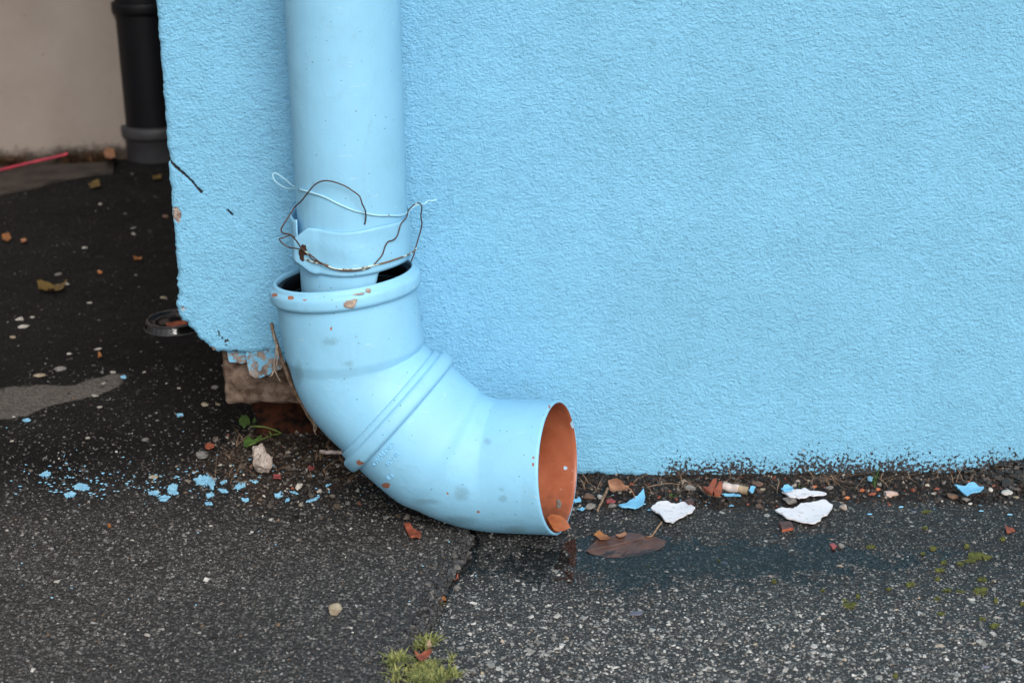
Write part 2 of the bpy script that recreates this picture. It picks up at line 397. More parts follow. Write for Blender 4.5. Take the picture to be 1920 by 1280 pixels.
M['green'] = simple('fresh_green_leaf', (.075, .16, .028), .6, (.045, .095, .02), 90, .3, 260)
M['stem'] = simple('green_stem', (.13, .19, .04), .6, (.09, .12, .03), 90, .3, 260)
M['moss'] = simple('pale_green_moss', (.30, .30, .10), .7, (.11, .13, .035), 160, .3, 500)
M['mosspatch'] = simple('olive_moss', (.145, .148, .035), .9, (.060, .062, .020), 420, .8, 700, .0012, .2)
M['twig'] = simple('dry_brown_stalk', (.30, .20, .13), .8, (.16, .09, .05), 200, .6, 600)
M['twig_pale'] = simple('pale_dry_fibre', (.50, .40, .31), .8, (.34, .25, .18), 200, .6, 600)
M['paper'] = simple('dirty_white_paper', (.66, .56, .52), .8, (.50, .40, .36), 120, .5, 500)
M['filter'] = simple('tan_filter_paper', (.42, .31, .20), .8, (.30, .22, .14), 120, .5, 500)
M['black'] = simple('black_plastic', (.0050, .0050, .0068), .45, (.0038, .0038, .0050), 20, .15, 200, .0008, .22)
M['greyplastic'] = simple('dark_grey_plastic', (.046, .044, .048), .5, (.036, .034, .037), 30, .2, 200)
M['pinkcord'] = simple('pink_cord', (.50, .045, .075), .6, (.36, .035, .06), 60, .3, 500)
M['concrete'] = simple('dirty_concrete_strip', (.075, .060, .050), .9, (.045, .035, .030), 25, .7, 200, .002, .2)
M['weeds'] = simple('dead_brown_weeds', (.13, .065, .03), .9, (.06, .03, .015), 60, .5, 300)
M['rust'] = simple('rusty_patch', (.075, .032, .020), .9, (.035, .017, .012), 300, .8, 700)
M['wire_p'] = mat_wire('painted_wire', (.40, .68, .80), (.10, .05, .03), .33)
M['wire_r'] = mat_wire('rusty_wire', (.42, .50, .42), (.062, .030, .020), .66, 60)
M['wire_m'] = mat_wire('half_painted_wire', (.50, .64, .60), (.16, .085, .04), .50, 70)

# ------------------------------------------------------------------ generic builders
def tube(name, pts, r, mat, parent=None, sides=8, taper=None, cap=True, wob=0.0):
    """round bar along a smooth curve through pts"""
    P = [Vector(p) for p in pts]; n = len(P); S = []
    if n > 2:
        for i in range(n-1):
            p0 = P[max(i-1, 0)]; p1 = P[i]; p2 = P[i+1]; p3 = P[min(i+2, n-1)]
            k = max(3, int((p2-p1).length/(r*2.5))); k = min(k, 14)
            for j in range(k):
                t = j/k
                S.append(.5*((2*p1)+(p2-p0)*t+(2*p0-5*p1+4*p2-p3)*t*t+(3*p1-p0-3*p2+p3)*t**3))
        S.append(P[-1])
    else: S = P
    if wob:
        S = [s+Vector([random.uniform(-wob, wob) for _ in range(3)]) for s in S]
    V = []; F = []; m = len(S); ref = None
    for i, c in enumerate(S):
        T = (S[min(i+1, m-1)]-S[max(i-1, 0)]).normalized()
        if ref is None: ref = T.orthogonal().normalized()
        ref = (ref-T*ref.dot(T)).normalized(); B = T.cross(ref)
        rr = r if taper is None else r*(1+(taper-1)*i/(m-1))
        for k in range(sides):
            a = 2*math.pi*k/sides; V.append(c+ref*math.cos(a)*rr+B*math.sin(a)*rr)
    for i in range(m-1):
        for k in range(sides):
            k2 = (k+1) % sides; F.append((i*sides+k, i*sides+k2, (i+1)*sides+k2, (i+1)*sides+k))
    if cap: F.append(tuple(range(sides))[::-1]); F.append(tuple((m-1)*sides+k for k in range(sides)))
    return mk(name, [tuple(v) for v in V], F, mat, parent)

def lathe(name, prof, loc, mat, parent=None, seg=64, axis=None):
    """prof: (radius, z) list, closed shells allowed"""
    V = []; F = []; n = len(prof)
    for (r, z) in prof:
        for k in range(seg):
            a = 2*math.pi*k/seg; V.append((r*math.cos(a)+loc[0], r*math.sin(a)+loc[1], z+loc[2]))
    for i in range(n-1):
        for k in range(seg):
            k2 = (k+1) % seg; F.append((i*seg+k, i*seg+k2, (i+1)*seg+k2, (i+1)*seg+k))
    return mk(name, V, F, mat, parent)

def box(name, lo, hi, mat, parent=None, cuts=0, rough=0, bevel=0, seed=0, nscale=45):
    bm = bmesh.new(); bmesh.ops.create_cube(bm, size=1)
    for v in bm.verts:
        v.co = Vector([lo[i]+(v.co[i]+.5)*(hi[i]-lo[i]) for i in range(3)])
    if bevel: bmesh.ops.bevel(bm, geom=bm.edges[:], offset=bevel, segments=3, affect='EDGES', profile=.6)
    if cuts: bmesh.ops.subdivide_edges(bm, edges=bm.edges[:], cuts=cuts, use_grid_fill=True)
    if rough:
        rr = random.Random(seed)
        from mathutils import noise as mn
        for v in bm.verts:
            q = v.co*nscale+Vector((seed, 0, 0)); v.co += Vector((mn.noise(q), mn.noise(q+Vector((9, 3, 1))), mn.noise(q+Vector((2, 7, 5)))))*rough
    me = bpy.data.meshes.new(name); bm.to_mesh(me); bm.free(); me.materials.append(mat)
    for p in me.polygons: p.use_smooth = bool(bevel)
    o = bpy.data.objects.new(name, me); COL.objects.link(o)
    if parent: o.parent = parent
    return o

def stone_mesh(name, dims, seed, mat, cuts=9, sub=3, facet=.72, smooth_=False, rough=.04):
    """angular stone: a ball cut by random planes"""
    rr = random.Random(seed); bm = bmesh.new(); bmesh.ops.create_icosphere(bm, subdivisions=sub, radius=1)
    planes = []
    for _ in range(cuts):
        n = Vector((rr.gauss(0, 1), rr.gauss(0, 1), rr.gauss(0, 1))).normalized(); planes.append((n, rr.uniform(facet-.17, facet+.17)))
    from mathutils import noise as mn
    for v in bm.verts:
        for n, d in planes:
            e = v.co.dot(n)-d
            if e > 0: v.co -= n*e
        q = v.co*2.5+Vector((seed*3.1, 0, 0)); v.co += v.co.normalized()*mn.noise(q)*rough*2+v.co.normalized()*mn.noise(q*3.5)*rough
        v.co = Vector((v.co.x*dims[0]/2, v.co.y*dims[1]/2, v.co.z*dims[2]/2))
    me = bpy.data.meshes.new(name); bm.to_mesh(me); bm.free()
    if mat: me.materials.append(mat)
    for p in me.polygons: p.use_smooth = smooth_
    return me

def ground_z(x, y): return float(GH(np.array([x]), np.array([y]))[0])

def stone(name, px, py, wpx, hpx, mat, seed, label, cat, group=None, sink=.25, flat=None, cuts=9, rgh=.045):
    """stone whose middle is seen at (px,py), about wpx by hpx across in the photograph"""
    p = on_z(px, py+hpx*.30, 0.0); z = ground_z(p.x, p.y); p = on_z(px, py+hpx*.30, z)
    dep = (p-CAM).dot(fwd); s = dep/FPX
    w = wpx*s*1.08; hz = hpx*s*(.85 if flat is None else flat); dy = max(w*.75, hz*.8)
    me = stone_mesh(name, (w, dy, hz), seed, mat, cuts=cuts, sub=(4 if rgh > .05 else 3) if wpx > 16 else 2, rough=rgh)
    o = bpy.data.objects.new(name, me); COL.objects.link(o)
    o.location = (p.x, p.y, z+hz*(.5-sink)); o.rotation_euler = (random.uniform(-.15, .15), random.uniform(-.15, .15), random.uniform(-.5, .5))
    return tag(o, label, cat, group)

def outline_jag(poly, n=60, amp=.06, seed=0):
    """densify an outline and roughen it"""
    P = np.array(poly, float); Q = np.vstack([P, P[:1]]); L = np.r_[0, np.cumsum(np.hypot(*np.diff(Q, axis=0).T))]
    t = np.linspace(0, L[-1], n, endpoint=False); x = np.interp(t, L, Q[:, 0]); y = np.interp(t, L, Q[:, 1])
    c = np.array([x.mean(), y.mean()]); size = np.hypot(x-c[0], y-c[1]).mean()
    a = np.arange(n); r = np.random.default_rng(seed)
    ns = .5*r.uniform(-1, 1, n)*(n > 100)+pnoise(a*.45+.3, np.full(n, seed*1.7+.5), seed)+.6*pnoise(a*1.1+.3, np.full(n, seed*.7+.5), seed+3)
    d = np.stack([x-c[0], y-c[1]], 1); d /= np.linalg.norm(d, axis=1)[:, None]+1e-9
    return np.stack([x, y], 1)+d*(ns*amp*size)[:, None]

def flake(name, poly, mat, z0=.002, th=.0015, curl=.003, amp=.06, seed=0, n=48, mats=None, tilt=(0, 0), wave=.001, onground=True, follow=False, cen=None):
    """thin broken sheet lying on the ground, outline in photograph points"""
    Q = outline_jag(poly, n, amp, seed)
    W = []
    for (a, b_) in Q:
        p = on_z(a, b_, 0.0); g = ground_z(p.x, p.y) if onground else 0
        p = on_z(a, b_, g+z0); W.append((p.x, p.y))
    W = np.array(W); c = W.mean(0) if cen is None else np.array(on_z(cen[0], cen[1], z0))[:2]; g0 = ground_z(*c) if onground else 0
    rings = [0.0, .3, .6, .85, 1.0]; V = []; rad = np.linalg.norm(W-c, axis=1).mean()
    for t in rings[1:]:
        q = c+(W-c)*t
        for (x, y) in q:
            base = g0+z0 if not follow else ground_z(x, y)+z0
            rr_ = math.hypot(x-c[0], y-c[1])/rad
            rr_ = min(rr_, 1.15); z = base+curl*rr_*rr_*(.6+.8*math.sin(seed+3*math.atan2(y-c[1], x-c[0])*.5)**2)+wave*float(pnoise(np.array([x*60+seed]), np.array([y*60.]), seed)[0])+tilt[0]*(x-c[0])+tilt[1]*(y-c[1])
            V.append((x, y, z))
    V.append((c[0], c[1], (g0+z0) if not follow else ground_z(*c)+z0)); nc = len(V)-1; F = []
    for k in range(n): F.append((nc, k, (k+1) % n))
    for r_ in range(len(rings)-2):
        for k in range(n):
            k2 = (k+1) % n; F.append((r_*n+k, (r_+1)*n+k, (r_+1)*n+k2, r_*n+k2))
    top = len(V); nf = len(F)
    V2 = [(x, y, z-th) for (x, y, z) in V]; F2 = [tuple(i+top for i in f[::-1]) for f in F]
    e = (len(rings)-2)*n; side = [(e+k, e+k+top, e+(k+1) % n+top, e+(k+1) % n) for k in range(n)]
    ms = mats or [mat]
    idx = [0]*nf+[len(ms)-1]*(len(F2)+len(side))
    o = mk(name, V+V2, F+F2+side, ms, None, True, matidx=idx)
    bm = bmesh.new(); bm.from_mesh(o.data)
    bmesh.ops.recalc_face_normals(bm, faces=bm.faces[:])
    for ed in bm.edges:
        if len(ed.link_faces) == 2 and ed.calc_face_angle(0) > .9: ed.smooth = False
    bm.to_mesh(o.data); bm.free()
    return origin_base(o)

# ------------------------------------------------------------------ ground
joint_px = [(700, 1420), (735, 1300), (762, 1262), (778, 1215), (800, 1180), (822, 1150), (835, 1110), (860, 1075), (884, 1042), (890, 1010), (872, 975), (862, 920)]
JW = np.array([tuple(on_z(a, b_, 0))[:2] for a, b_ in joint_px]); JW = JW[np.argsort(JW[:, 1])]
def joint_x(y):
    return np.interp(y, JW[:, 1], JW[:, 0])+.004*pnoise(y*90, y*0+.5, 5)+.0025*pnoise(y*260, y*0+2.5, 6)
PUD = on_z(1330, 1050, 0); SM = on_z(470, 845, 0)
def soil_mask(x, y):
    a = 1-smooth(.35, 1.25, np.hypot((x+.215)/.115, (y-.035)/.105)+.35*pnoise(x*22, y*22, 31))
    strip = smooth(-.098, -.045, y-(.022*pnoise(x*16, x*0+.5, 33))-.006*pnoise(x*60, y*60, 35))*(x > -.35)*(y < .2)*smooth(-.06, .03, x)
    corner = smooth(.0, 1, 1.1-np.hypot((x-.50)/.09, (y+.0)/.055))*1.0
    return np.clip(np.maximum(np.maximum(a, strip), corner*(x > .2)), 0, 1)
def GH(x, y):
    jx = joint_x(y); d = jx-x
    left = smooth(-.0015, .0045, d)
    h = .0055*left-.006*np.exp(-((d-.000)/.004)**2)*(y < .05)+.0012*pnoise(x*14, y*14, 3)+.0006*pnoise(x*70, y*70, 4)
    h = h+left*.0008*pnoise(x*220, y*220, 8)
    s = soil_mask(x, y)
    mound = .012*(1-smooth(0, 1.2, np.hypot((x+.205)/.12, (y-.06)/.10)))
    h = h+s*((.0035-.0035*smooth(.0, .06, x))+.0028*pnoise(x*55, y*55, 11)+.0014*pnoise(x*150, y*150, 12))+mound
    cor = smooth(0, 1, 1.0-np.hypot((x-.54)/.10, (y+.0)/.07)); h = h+.016*cor
    pud = 1-smooth(.0, 1.3, np.hypot((x-PUD.x)/.27, (y-PUD.y)/.068)+.3*pnoise(x*12, y*12, 41))
    h = h+(1-left)*(.0010+.0016*pnoise(x*38, y*38, 44)+.0017*pnoise(x*110, y*110, 45)+.0009*pnoise(x*230, y*230, 46))-.0032*pud*(1-left)
    return h
def axis_grid(lo, a, b_, hi, fine, mid, lo2, hi2):
    xs = list(np.arange(a, b_, fine))
    x = b_; st = fine
    while x < lo2[1]: xs.append(x); st = min(st*1.08, mid); x += st
    while x < hi: xs.append(x); st *= 1.35; x += st
    xs.append(hi); L = []; x = a-fine; st = fine
    while x > lo2[0]: L.append(x); st = min(st*1.08, mid); x -= st
    while x > lo: L.append(x); st *= 1.35; x -= st
    L.append(lo); return np.array(L[::-1]+xs)
gx = axis_grid(-60, -.52, .56, 60, .0026, .010, (-1.1, 1.0), None)
gy = axis_grid(-60, -.46, .16, 60, .0026, .009, (-.6, 1.6), None)
GX, GY = np.meshgrid(gx, gy); fx, fy = GX.ravel(), GY.ravel()
near = (np.abs(fx) < 1.3) & (fy > -.8) & (fy < 1.9)
gz = np.where(near, GH(fx, fy), GH(np.clip(fx, -1.3, 1.3), np.clip(fy, -.8, 1.9))*0+.002)
nx_, ny_ = len(gx), len(gy)
ii = (np.arange(ny_-1)[:, None]*nx_+np.arange(nx_-1)[None, :]).ravel()
quads = np.stack([ii, ii+1, ii+1+nx_, ii+nx_], 1)
leftm = smooth(-.001, .002, joint_x(fy)-fx)
shadem = smooth(-.20, .06, fy+.045*pnoise(fx*7, fy*7, 51)+.02*pnoise(fx*25, fy*25, 52))*smooth(.0, -.10, fx+.0)  # painted shade of the enclosed passage, deepening towards the back
shadem = np.maximum(shadem, .75*(1-smooth(.5, 1.1, np.hypot((fx+.05)/.14, (fy+.075)/.06))))  # shade beneath the elbow, painted into the ground colour
pa = on_z(0, 770, 0); pb_ = on_z(235, 722, 0)
tt = (fx-pa.x)/(pb_.x-pa.x)+.10*pnoise(fy*30, fx*9, 59); yc = pa.y+(pb_.y-pa.y)*tt+.020*pnoise(fx*14, fy*14, 58)+.010*pnoise(fx*45, fy*45, 60)
palem = (1-smooth(.55, 1.15, np.abs(fy-yc)/(.056*(1.12-.75*np.clip(tt, -2, 1.2)))))*(1-smooth(.75, 1.2, tt))
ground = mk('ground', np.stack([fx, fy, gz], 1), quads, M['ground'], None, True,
            {'wet': np.maximum(smooth(-.33, -.13, fy+.02*pnoise(fx*9, fy*9, 57)), .8*smooth(.30, .52, fx))*(1-leftm), 'left': leftm, 'soil': soil_mask(fx, fy)*near, 'dark': shadem, 'pale': palem})
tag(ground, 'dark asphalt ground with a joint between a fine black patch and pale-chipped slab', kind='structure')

# puddle
a_ = np.linspace(0, 2*np.pi, 96, endpoint=False)
pr = 1+.12*pnoise(np.cos(a_)*2, np.sin(a_)*2, 71)
pv = [(PUD.x+math.cos(t)*.36*k, PUD.y+math.sin(t)*.093*k, -.0008) for t, k in zip(a_, pr)]
pud = mk('puddle', pv, [tuple(range(96))], M['water'], None, False); tag(pud, 'shallow clear puddle on the asphalt in front of the pipe outlet', kind='structure')

# ------------------------------------------------------------------ building wall
zt = on_y(300, 400, 0)
cont_px = [(290, 0), (296, 60), (301, 120), (305, 175), (308, 225), (312, 275), (317, 300), (313, 312), (319, 360), (322, 400), (326, 440), (330, 500), (332, 545), (328, 575), (338, 598), (352, 612), (372, 636), (392, 650), (408, 662), (440, 662), (470, 664), (498, 661), (530, 668), (560, 680), (600, 700)]
C = [tuple(on_y(a, b_, 0)) for a, b_ in cont_px]
left_pts = [(c[0], c[2]) for c in C]
zb = [(.00, .030), (.06, .012), (.065, on_y(1090, 893, 0).z), (on_y(1115, 890, 0).x, on_y(1115, 890, 0).z), (on_y(1150, 895, 0).x, on_y(1150, 896, 0).z)]
for a, b_ in [(1180, 893), (1215, 902), (1260, 903), (1310, 905), (1360, 908), (1410, 906), (1460, 908), (1500, 904), (1560, 909), (1620, 906), (1670, 905), (1700, 899), (1760, 906), (1800, 900), (1850, 905), (1930, 903)]:
    p = on_y(a, b_, 0); zb.append((p.x, p.z))
top_x = left_pts[0][0]
poly = [(top_x, 2.6)]+left_pts+zb+[(2.6, .002), (2.6, 2.6)]
poly = np.array(poly)
# roughen the broken part of the outline
def rough_poly(P, i0, i1, step, amp, seed):
    out = [tuple(p) for p in P[:i0]]
    for i in range(i0, i1):
        a, b_ = P[i], P[i+1]; L = np.hypot(*(b_-a)); k = max(1, int(L/step)); nrm = np.array([-(b_-a)[1], (b_-a)[0]])/(L+1e-9)
        for j in range(k):
            t = j/k; q = a+(b_-a)*t; s_ = q[0]*1.0+q[1]*1.0
            am = amp*(.45 if i < 12 else 1.0)
            q = q+nrm*am*(pnoise(np.array([q[0]*110]), np.array([q[1]*110]), seed)[0]+.8*pnoise(np.array([q[0]*330]), np.array([q[1]*330]), seed+1)[0])
            out.append(tuple(q))
    out += [tuple(p) for p in P[i1:]]; return np.array(out)
poly = rough_poly(poly, 1, len(poly)-2, .0022, .0030, 61)
fine = .0011
xa = np.r_[np.arange(top_x-.012, .53, fine), np.arange(.53, .62, .004), np.arange(.62, 2.64, .06)]
za = np.r_[np.arange(-.012, .60, fine), np.arange(.60, .72, .005), np.arange(.72, 2.66, .08)]
WX, WZ = np.meshgrid(xa, za); wx, wz = WX.ravel(), WZ.ravel()
A_, B_ = poly, np.roll(poly, -1, 0)
# signed distance (only near the outline)
sd_ = np.full(len(wx), .05); gxv = np.zeros(len(wx)); gzv = np.zeros(len(wx))
cell = .012
inside = np.zeros(len(wx), bool)
def pip(X, Z, P):
    ins = np.zeros(X.shape, bool); a = P; b_ = np.roll(P, -1, 0)
    for (x1, z1), (x2, z2) in zip(a, b_):
        if z1 == z2: continue
        c = ((z1 > Z) != (z2 > Z)); ins ^= c & (X < (x2-x1)*(Z-z1)/(z2-z1)+x1)
    return ins
# inside test per row/col using numpy on the grid
ins = np.zeros(WX.shape, bool)
for (x1, z1), (x2, z2) in zip(A_, B_):
    if z1 == z2: continue
    r_ = np.where((za < max(z1, z2)) & (za >= min(z1, z2)))[0]
    if len(r_) == 0: continue
    xc = (x2-x1)*(za[r_]-z1)/(z2-z1)+x1
    ins[r_] ^= (xa[None, :] < xc[:, None])
dist = np.full(WX.shape, .05); NX = np.zeros(WX.shape); NZ = np.zeros(WX.shape)
for (x1, z1), (x2, z2) in zip(A_, B_):
    m_ = .014
    c0, c1 = np.searchsorted(xa, [min(x1, x2)-m_, max(x1, x2)+m_]); r1, r2 = np.searchsorted(za, [min(z1, z2)-m_, max(z1, z2)+m_])
    if c1 <= c0 or r2 <= r1: continue
    X = WX[r1:r2, c0:c1]; Z = WZ[r1:r2, c0:c1]; dx, dz = x2-x1, z2-z1
    t = np.clip(((X-x1)*dx+(Z-z1)*dz)/(dx*dx+dz*dz+1e-12), 0, 1); qx = x1+t*dx; qz = z1+t*dz
    d = np.hypot(X-qx, Z-qz); cur = dist[r1:r2, c0:c1]; b = d < cur
    dist[r1:r2, c0:c1] = np.where(b, d, cur)
    NX[r1:r2, c0:c1] = np.where(b, qx, NX[r1:r2, c0:c1]); NZ[r1:r2, c0:c1] = np.where(b, qz, NZ[r1:r2, c0:c1])
S = np.where(ins, dist, -dist)
# keep quads with any inside corner, snap outside corners to the outline
insf = ins
keep = insf[:-1, :-1] | insf[1:, :-1] | insf[:-1, 1:] | insf[1:, 1:]
snap = (~ins) & (dist < .0499)
PX = np.where(snap, NX, WX); PZ = np.where(snap, NZ, WZ); Sd = np.where(ins, dist, 0)
# relief of the stucco
rel = .00034*fbm(WX*230, WZ*280, 2, 101)+.00028*pnoise(WX*70, WZ*85, 103)+.0007*pnoise(WX*18, WZ*18, 104)+.0022*pnoise(WX*3.5, WZ*3.5, 105)
fold = np.abs(pnoise(WX*105+.8*pnoise(WX*60, WZ*60, 107), WZ*160+1.2*pnoise(WX*60, WZ*60, 108), 109))
rel = rel+.00034*smooth(-.05, .35, pnoise(WX*270, WZ*330, 109))*smooth(-.35, .35, pnoise(WX*25, WZ*25, 112)+.2)
rel = rel+.0009*np.clip(pnoise(WX*60, WZ*60, 110), 0, 1)*(1-smooth(.02, .09, WX-top_x))  # rougher by the corner
er = .007; q = np.clip(Sd/er, 0, 1); rnd = er*.8*(1-np.sqrt(np.clip(1-(1-q)**2, 0, 1)))
gap = np.zeros(WX.shape)
def groove(pts, w, depth, taper=True, seed=0):
    global gap
    dep = np.zeros(WX.shape)
    for i in range(len(pts)-1):
        p1 = on_y(*pts[i][:2], 0); p2 = on_y(*pts[i+1][:2], 0); w1 = pts[i][2] if len(pts[i]) > 2 else w; w2 = pts[i+1][2] if len(pts[i+1]) > 2 else w
        x1, z1, x2, z2 = p1.x, p1.z, p2.x, p2.z; dx, dz = x2-x1, z2-z1
        t = np.clip(((WX-x1)*dx+(WZ-z1)*dz)/(dx*dx+dz*dz), 0, 1)
        d = np.hypot(WX-x1-t*dx, WZ-z1-t*dz)+.0006*pnoise(WX*400, WZ*400, 120)
        ww = w1+(w2-w1)*t
        dep = np.maximum(dep, 1-smooth(ww*.6, ww*1.25, d))
    gap = np.maximum(gap, dep); return dep*depth
g = groove([(318, 304, .0012), (330, 315, .0015), (345, 328, .0012), (358, 340, .0010), (368, 352, .0010), (376, 361, .0016)], .0012, .006)
g = g+groove([(427, 395, .0010), (434, 403, .0013)], .001, .007)
g2 = groove([(376, 362, .0003), (400, 378, .0001), (427, 395, .0002), (455, 420, .00015), (488, 440, .0003), (512, 447, .0005), (540, 440, .0003)], .0003, .0010)
gap = np.where((g2 > 0) & (g < .001), gap*.2, gap)
bare = np.zeros(WX.shape)
def blob(px, py, rx, rz, am=1.0):
    p = on_y(px, py, 0); return am*(1-smooth(.3, 1.5, np.hypot((WX-p.x)/rx, (WZ-p.z)/rz)))
bare = np.maximum(bare, blob(331, 403, .0052, .009, .95)); bare = np.maximum(bare, blob(343, 578, .004, .004, .62)); bare = np.maximum(bare, blob(398, 655, .006, .003, .7))
bare = np.maximum(bare, blob(1507, 845, .0016, .0016, .8)); bare = np.maximum(bare, blob(1740, 826, .002, .0012, .6)); bare = np.maximum(bare, blob(1035, 398, .001, .001, .75))
YY = -rel+rnd+g+g2+.0012*(bare > .6)
zline = WZ
worn = np.clip(.530-9.0*(WZ-.0035)+.10*pnoise(WX*30, WX*0+1.5, 131)+.06*pnoise(WX*90, WX*0+1.5, 132), 0, .535)*smooth(.10, .17, WX)
worn = np.maximum(worn, .47*(1-smooth(.0, .0025, Sd))*(WX > -.3)*(WZ < .05)*(WX > .1))
worn = np.maximum(worn, np.clip(.50*(1-smooth(0, .016, np.abs((WX+.285)-(.155-WZ)*.9))), 0, 1)*(WX < -.245)*(WZ < .165)*(WZ > .12)*.85)
worn = np.maximum(worn, blob(1290, 888, .022, .007, .60)+0*WX)
zc = WZ*.0
ci = np.where(keep)
nX = len(xa); base = (ci[0]*nX+ci[1]); Q = np.stack([base, base+1, base+1+nX, base+nX], 1)
used, inv = np.unique(Q, return_inverse=True); Q = inv.reshape(-1, 4)
VV = np.stack([PX.ravel()[used], YY.ravel()[used], PZ.ravel()[used]], 1)
at = {'worn': worn.ravel()[used], 'bare': bare.ravel()[used], 'gap': gap.ravel()[used]}
# rim of the sheet pushed back: broken thickness of the render coat
E = np.vstack([Q[:, [0, 1]], Q[:, [1, 2]], Q[:, [2, 3]], Q[:, [3, 0]]]); key = np.sort(E, 1); kk = key[:, 0]*10**7+key[:, 1]
u_, idx_, cnt_ = np.unique(kk, return_index=True, return_counts=True); BE = E[idx_[cnt_ == 1]]
bv = np.unique(BE); mp_ = {int(v): i for i, v in enumerate(bv)}; n0 = len(VV)
lay = []
for li, (dy, inn) in enumerate([(.006, 0), (.018, 0), (.034, 0)]):
    P_ = VV[bv].copy(); P_[:, 1] = P_[:, 1]+dy+.002*pnoise(P_[:, 0]*200, P_[:, 2]*200, 140+li); P_[:, 0] += .0015*pnoise(P_[:, 0]*150, P_[:, 2]*150, 150+li); P_[:, 2] += (.0018*li if True else 0)*pnoise(P_[:, 0]*120+5, P_[:, 2]*120, 160+li); lay.append(P_)
VV = np.vstack([VV]+lay); m_ = len(bv); q2 = []
bi = np.searchsorted(bv, BE)
prev0, prev1 = BE[:, 0], BE[:, 1]
for li in range(3):
    n_0 = n0+li*m_+bi[:, 0]; n_1 = n0+li*m_+bi[:, 1]; q2.append(np.stack([prev0, n_0, n_1, prev1], 1)); prev0, prev1 = n_0, n_1
QA = np.vstack([Q]+q2)
for k in at: at[k] = np.r_[at[k], at[k][bv]*0+(.0), at[k][bv]*0+(.35 if k == 'bare' else 0), at[k][bv]*0+(.9 if k == 'bare' else 0)]
bld = empty('house_wall', (0.5, 1.0, 0), 'bright blue rough stucco house wall with broken corner above exposed foundation stone', 'wall')
stucco = mk('stucco', VV, QA, M['stucco'], None, True, at)
child(stucco, bld)
core = box('core_wall', (-.262, .037, .150), (2.58, 3.0, 2.6), M['core']); child(core, bld)
core2 = box('foundation', (-.03, .040, -.02), (2.58, 3.0, .149), M['core'], cuts=6, rough=.004); child(core2, bld)
side = box('side_render', (top_x+.004, .040, .26), (-.264, 3.0, 2.6), M['stucco']); child(side, bld)
p1 = on_y(415, 665, .022); p2 = on_y(560, 758, .022)
blk = box('stone_block', (p1.x, .020, p2.z+.001), (-.031, .26, .150), M['block'], cuts=24, rough=.0030, bevel=.006, seed=4, nscale=85); child(blk, bld)
b1 = on_y(478, 780, .075)
brk = box('brick', (b1.x, .070, -.005), (b1.x+.12, .17, p2.z-.002), M['brick'], cuts=8, rough=.006, bevel=.004, seed=9); child(brk, bld)
brk2 = box('brick', (b1.x+.127, .075, -.005), (b1.x+.24, .17, p2.z-.004), M['brick'], cuts=8, rough=.006, bevel=.004, seed=19); child(brk2, bld)
def hang_flake(pxs, y, th, mats, seed, label=None):
    Qp = outline_jag(pxs, 40, .07, seed); W = [on_y(a, b_, y) for a, b_ in Qp]
    c = sum(W, Vector())/len(W); V = []; n = len(W)
    for t in (.5, 1.0):
        for k, w in enumerate(W):
            p = c+(w-c)*t; p.y += .0015*float(pnoise(np.array([p.x*90]), np.array([p.z*90]), seed)[0])-.05*(p.z-c.z)*0; V.append(tuple(p))
    V.append(tuple(c)); F = [(2*n, k, (k+1) % n) for k in range(n)]+[(k, n+k, n+(k+1) % n, (k+1) % n) for k in range(n)]
    T = len(V); V2 = [(x, yy+th, z) for x, yy, z in V]; F2 = [tuple(i+T for i in f[::-1]) for f in F]; sd2 = [(n+k, n+k+T, n+(k+1) % n+T, n+(k+1) % n) for k in range(n)]
    o = mk('plaster_flake', V+V2, F+F2+sd2, mats, None, False); child(o, bld)
    if label: o['label'] = label
    return o
def mat_hang():
    b = NB('half_painted_plaster'); v = b.pos()
    f = b.ramp(b.noise(v, 130, 5, .7), [(.50, 0.0), (.53, 1.0)])
    pl = b.mix(b.ramp(b.noise(v, 90, 4), [(.4, 0.0), (.6, 1.0)]), (.16, .12, .10), (.32, .27, .23))
    return b.fin(b.mix(f, pl, (.17, .42, .60)), .7, b.bump(b.noise(v, 300, 5, .7), .7, .0015), .3)
M['hang'] = mat_hang()
hang_flake([(424, 655), (470, 655), (470, 672), (455, 681), (430, 678)], .008, .006, M['hang'], 3, 'small grey plaster flake under the broken wall edge')
hang_flake([(462, 655), (545, 655), (530, 690), (508, 700), (480, 711), (468, 700), (462, 680)], .002, .007, M['hang'], 5, 'larger plaster flake with blue paint patches under the wall edge')
hang_flake([(530, 665), (560, 665), (560, 690), (545, 688)], -.001, .004, M['stucco'], 8)

# ------------------------------------------------------------------ blue downpipe
YP = -.072; pc = on_y(651, 200, YP); XP = pc.x; RP = .0500
_z = lambda py, y=YP: on_y(660, py, y).z
z_front = lambda py: on_y(660, py, YP-RP-.002).z
z_bt = z_front(430); z_bb = z_front(518)
zlow = _z(600)
ths = np.linspace(0, 2*np.pi, 145)[:-1]
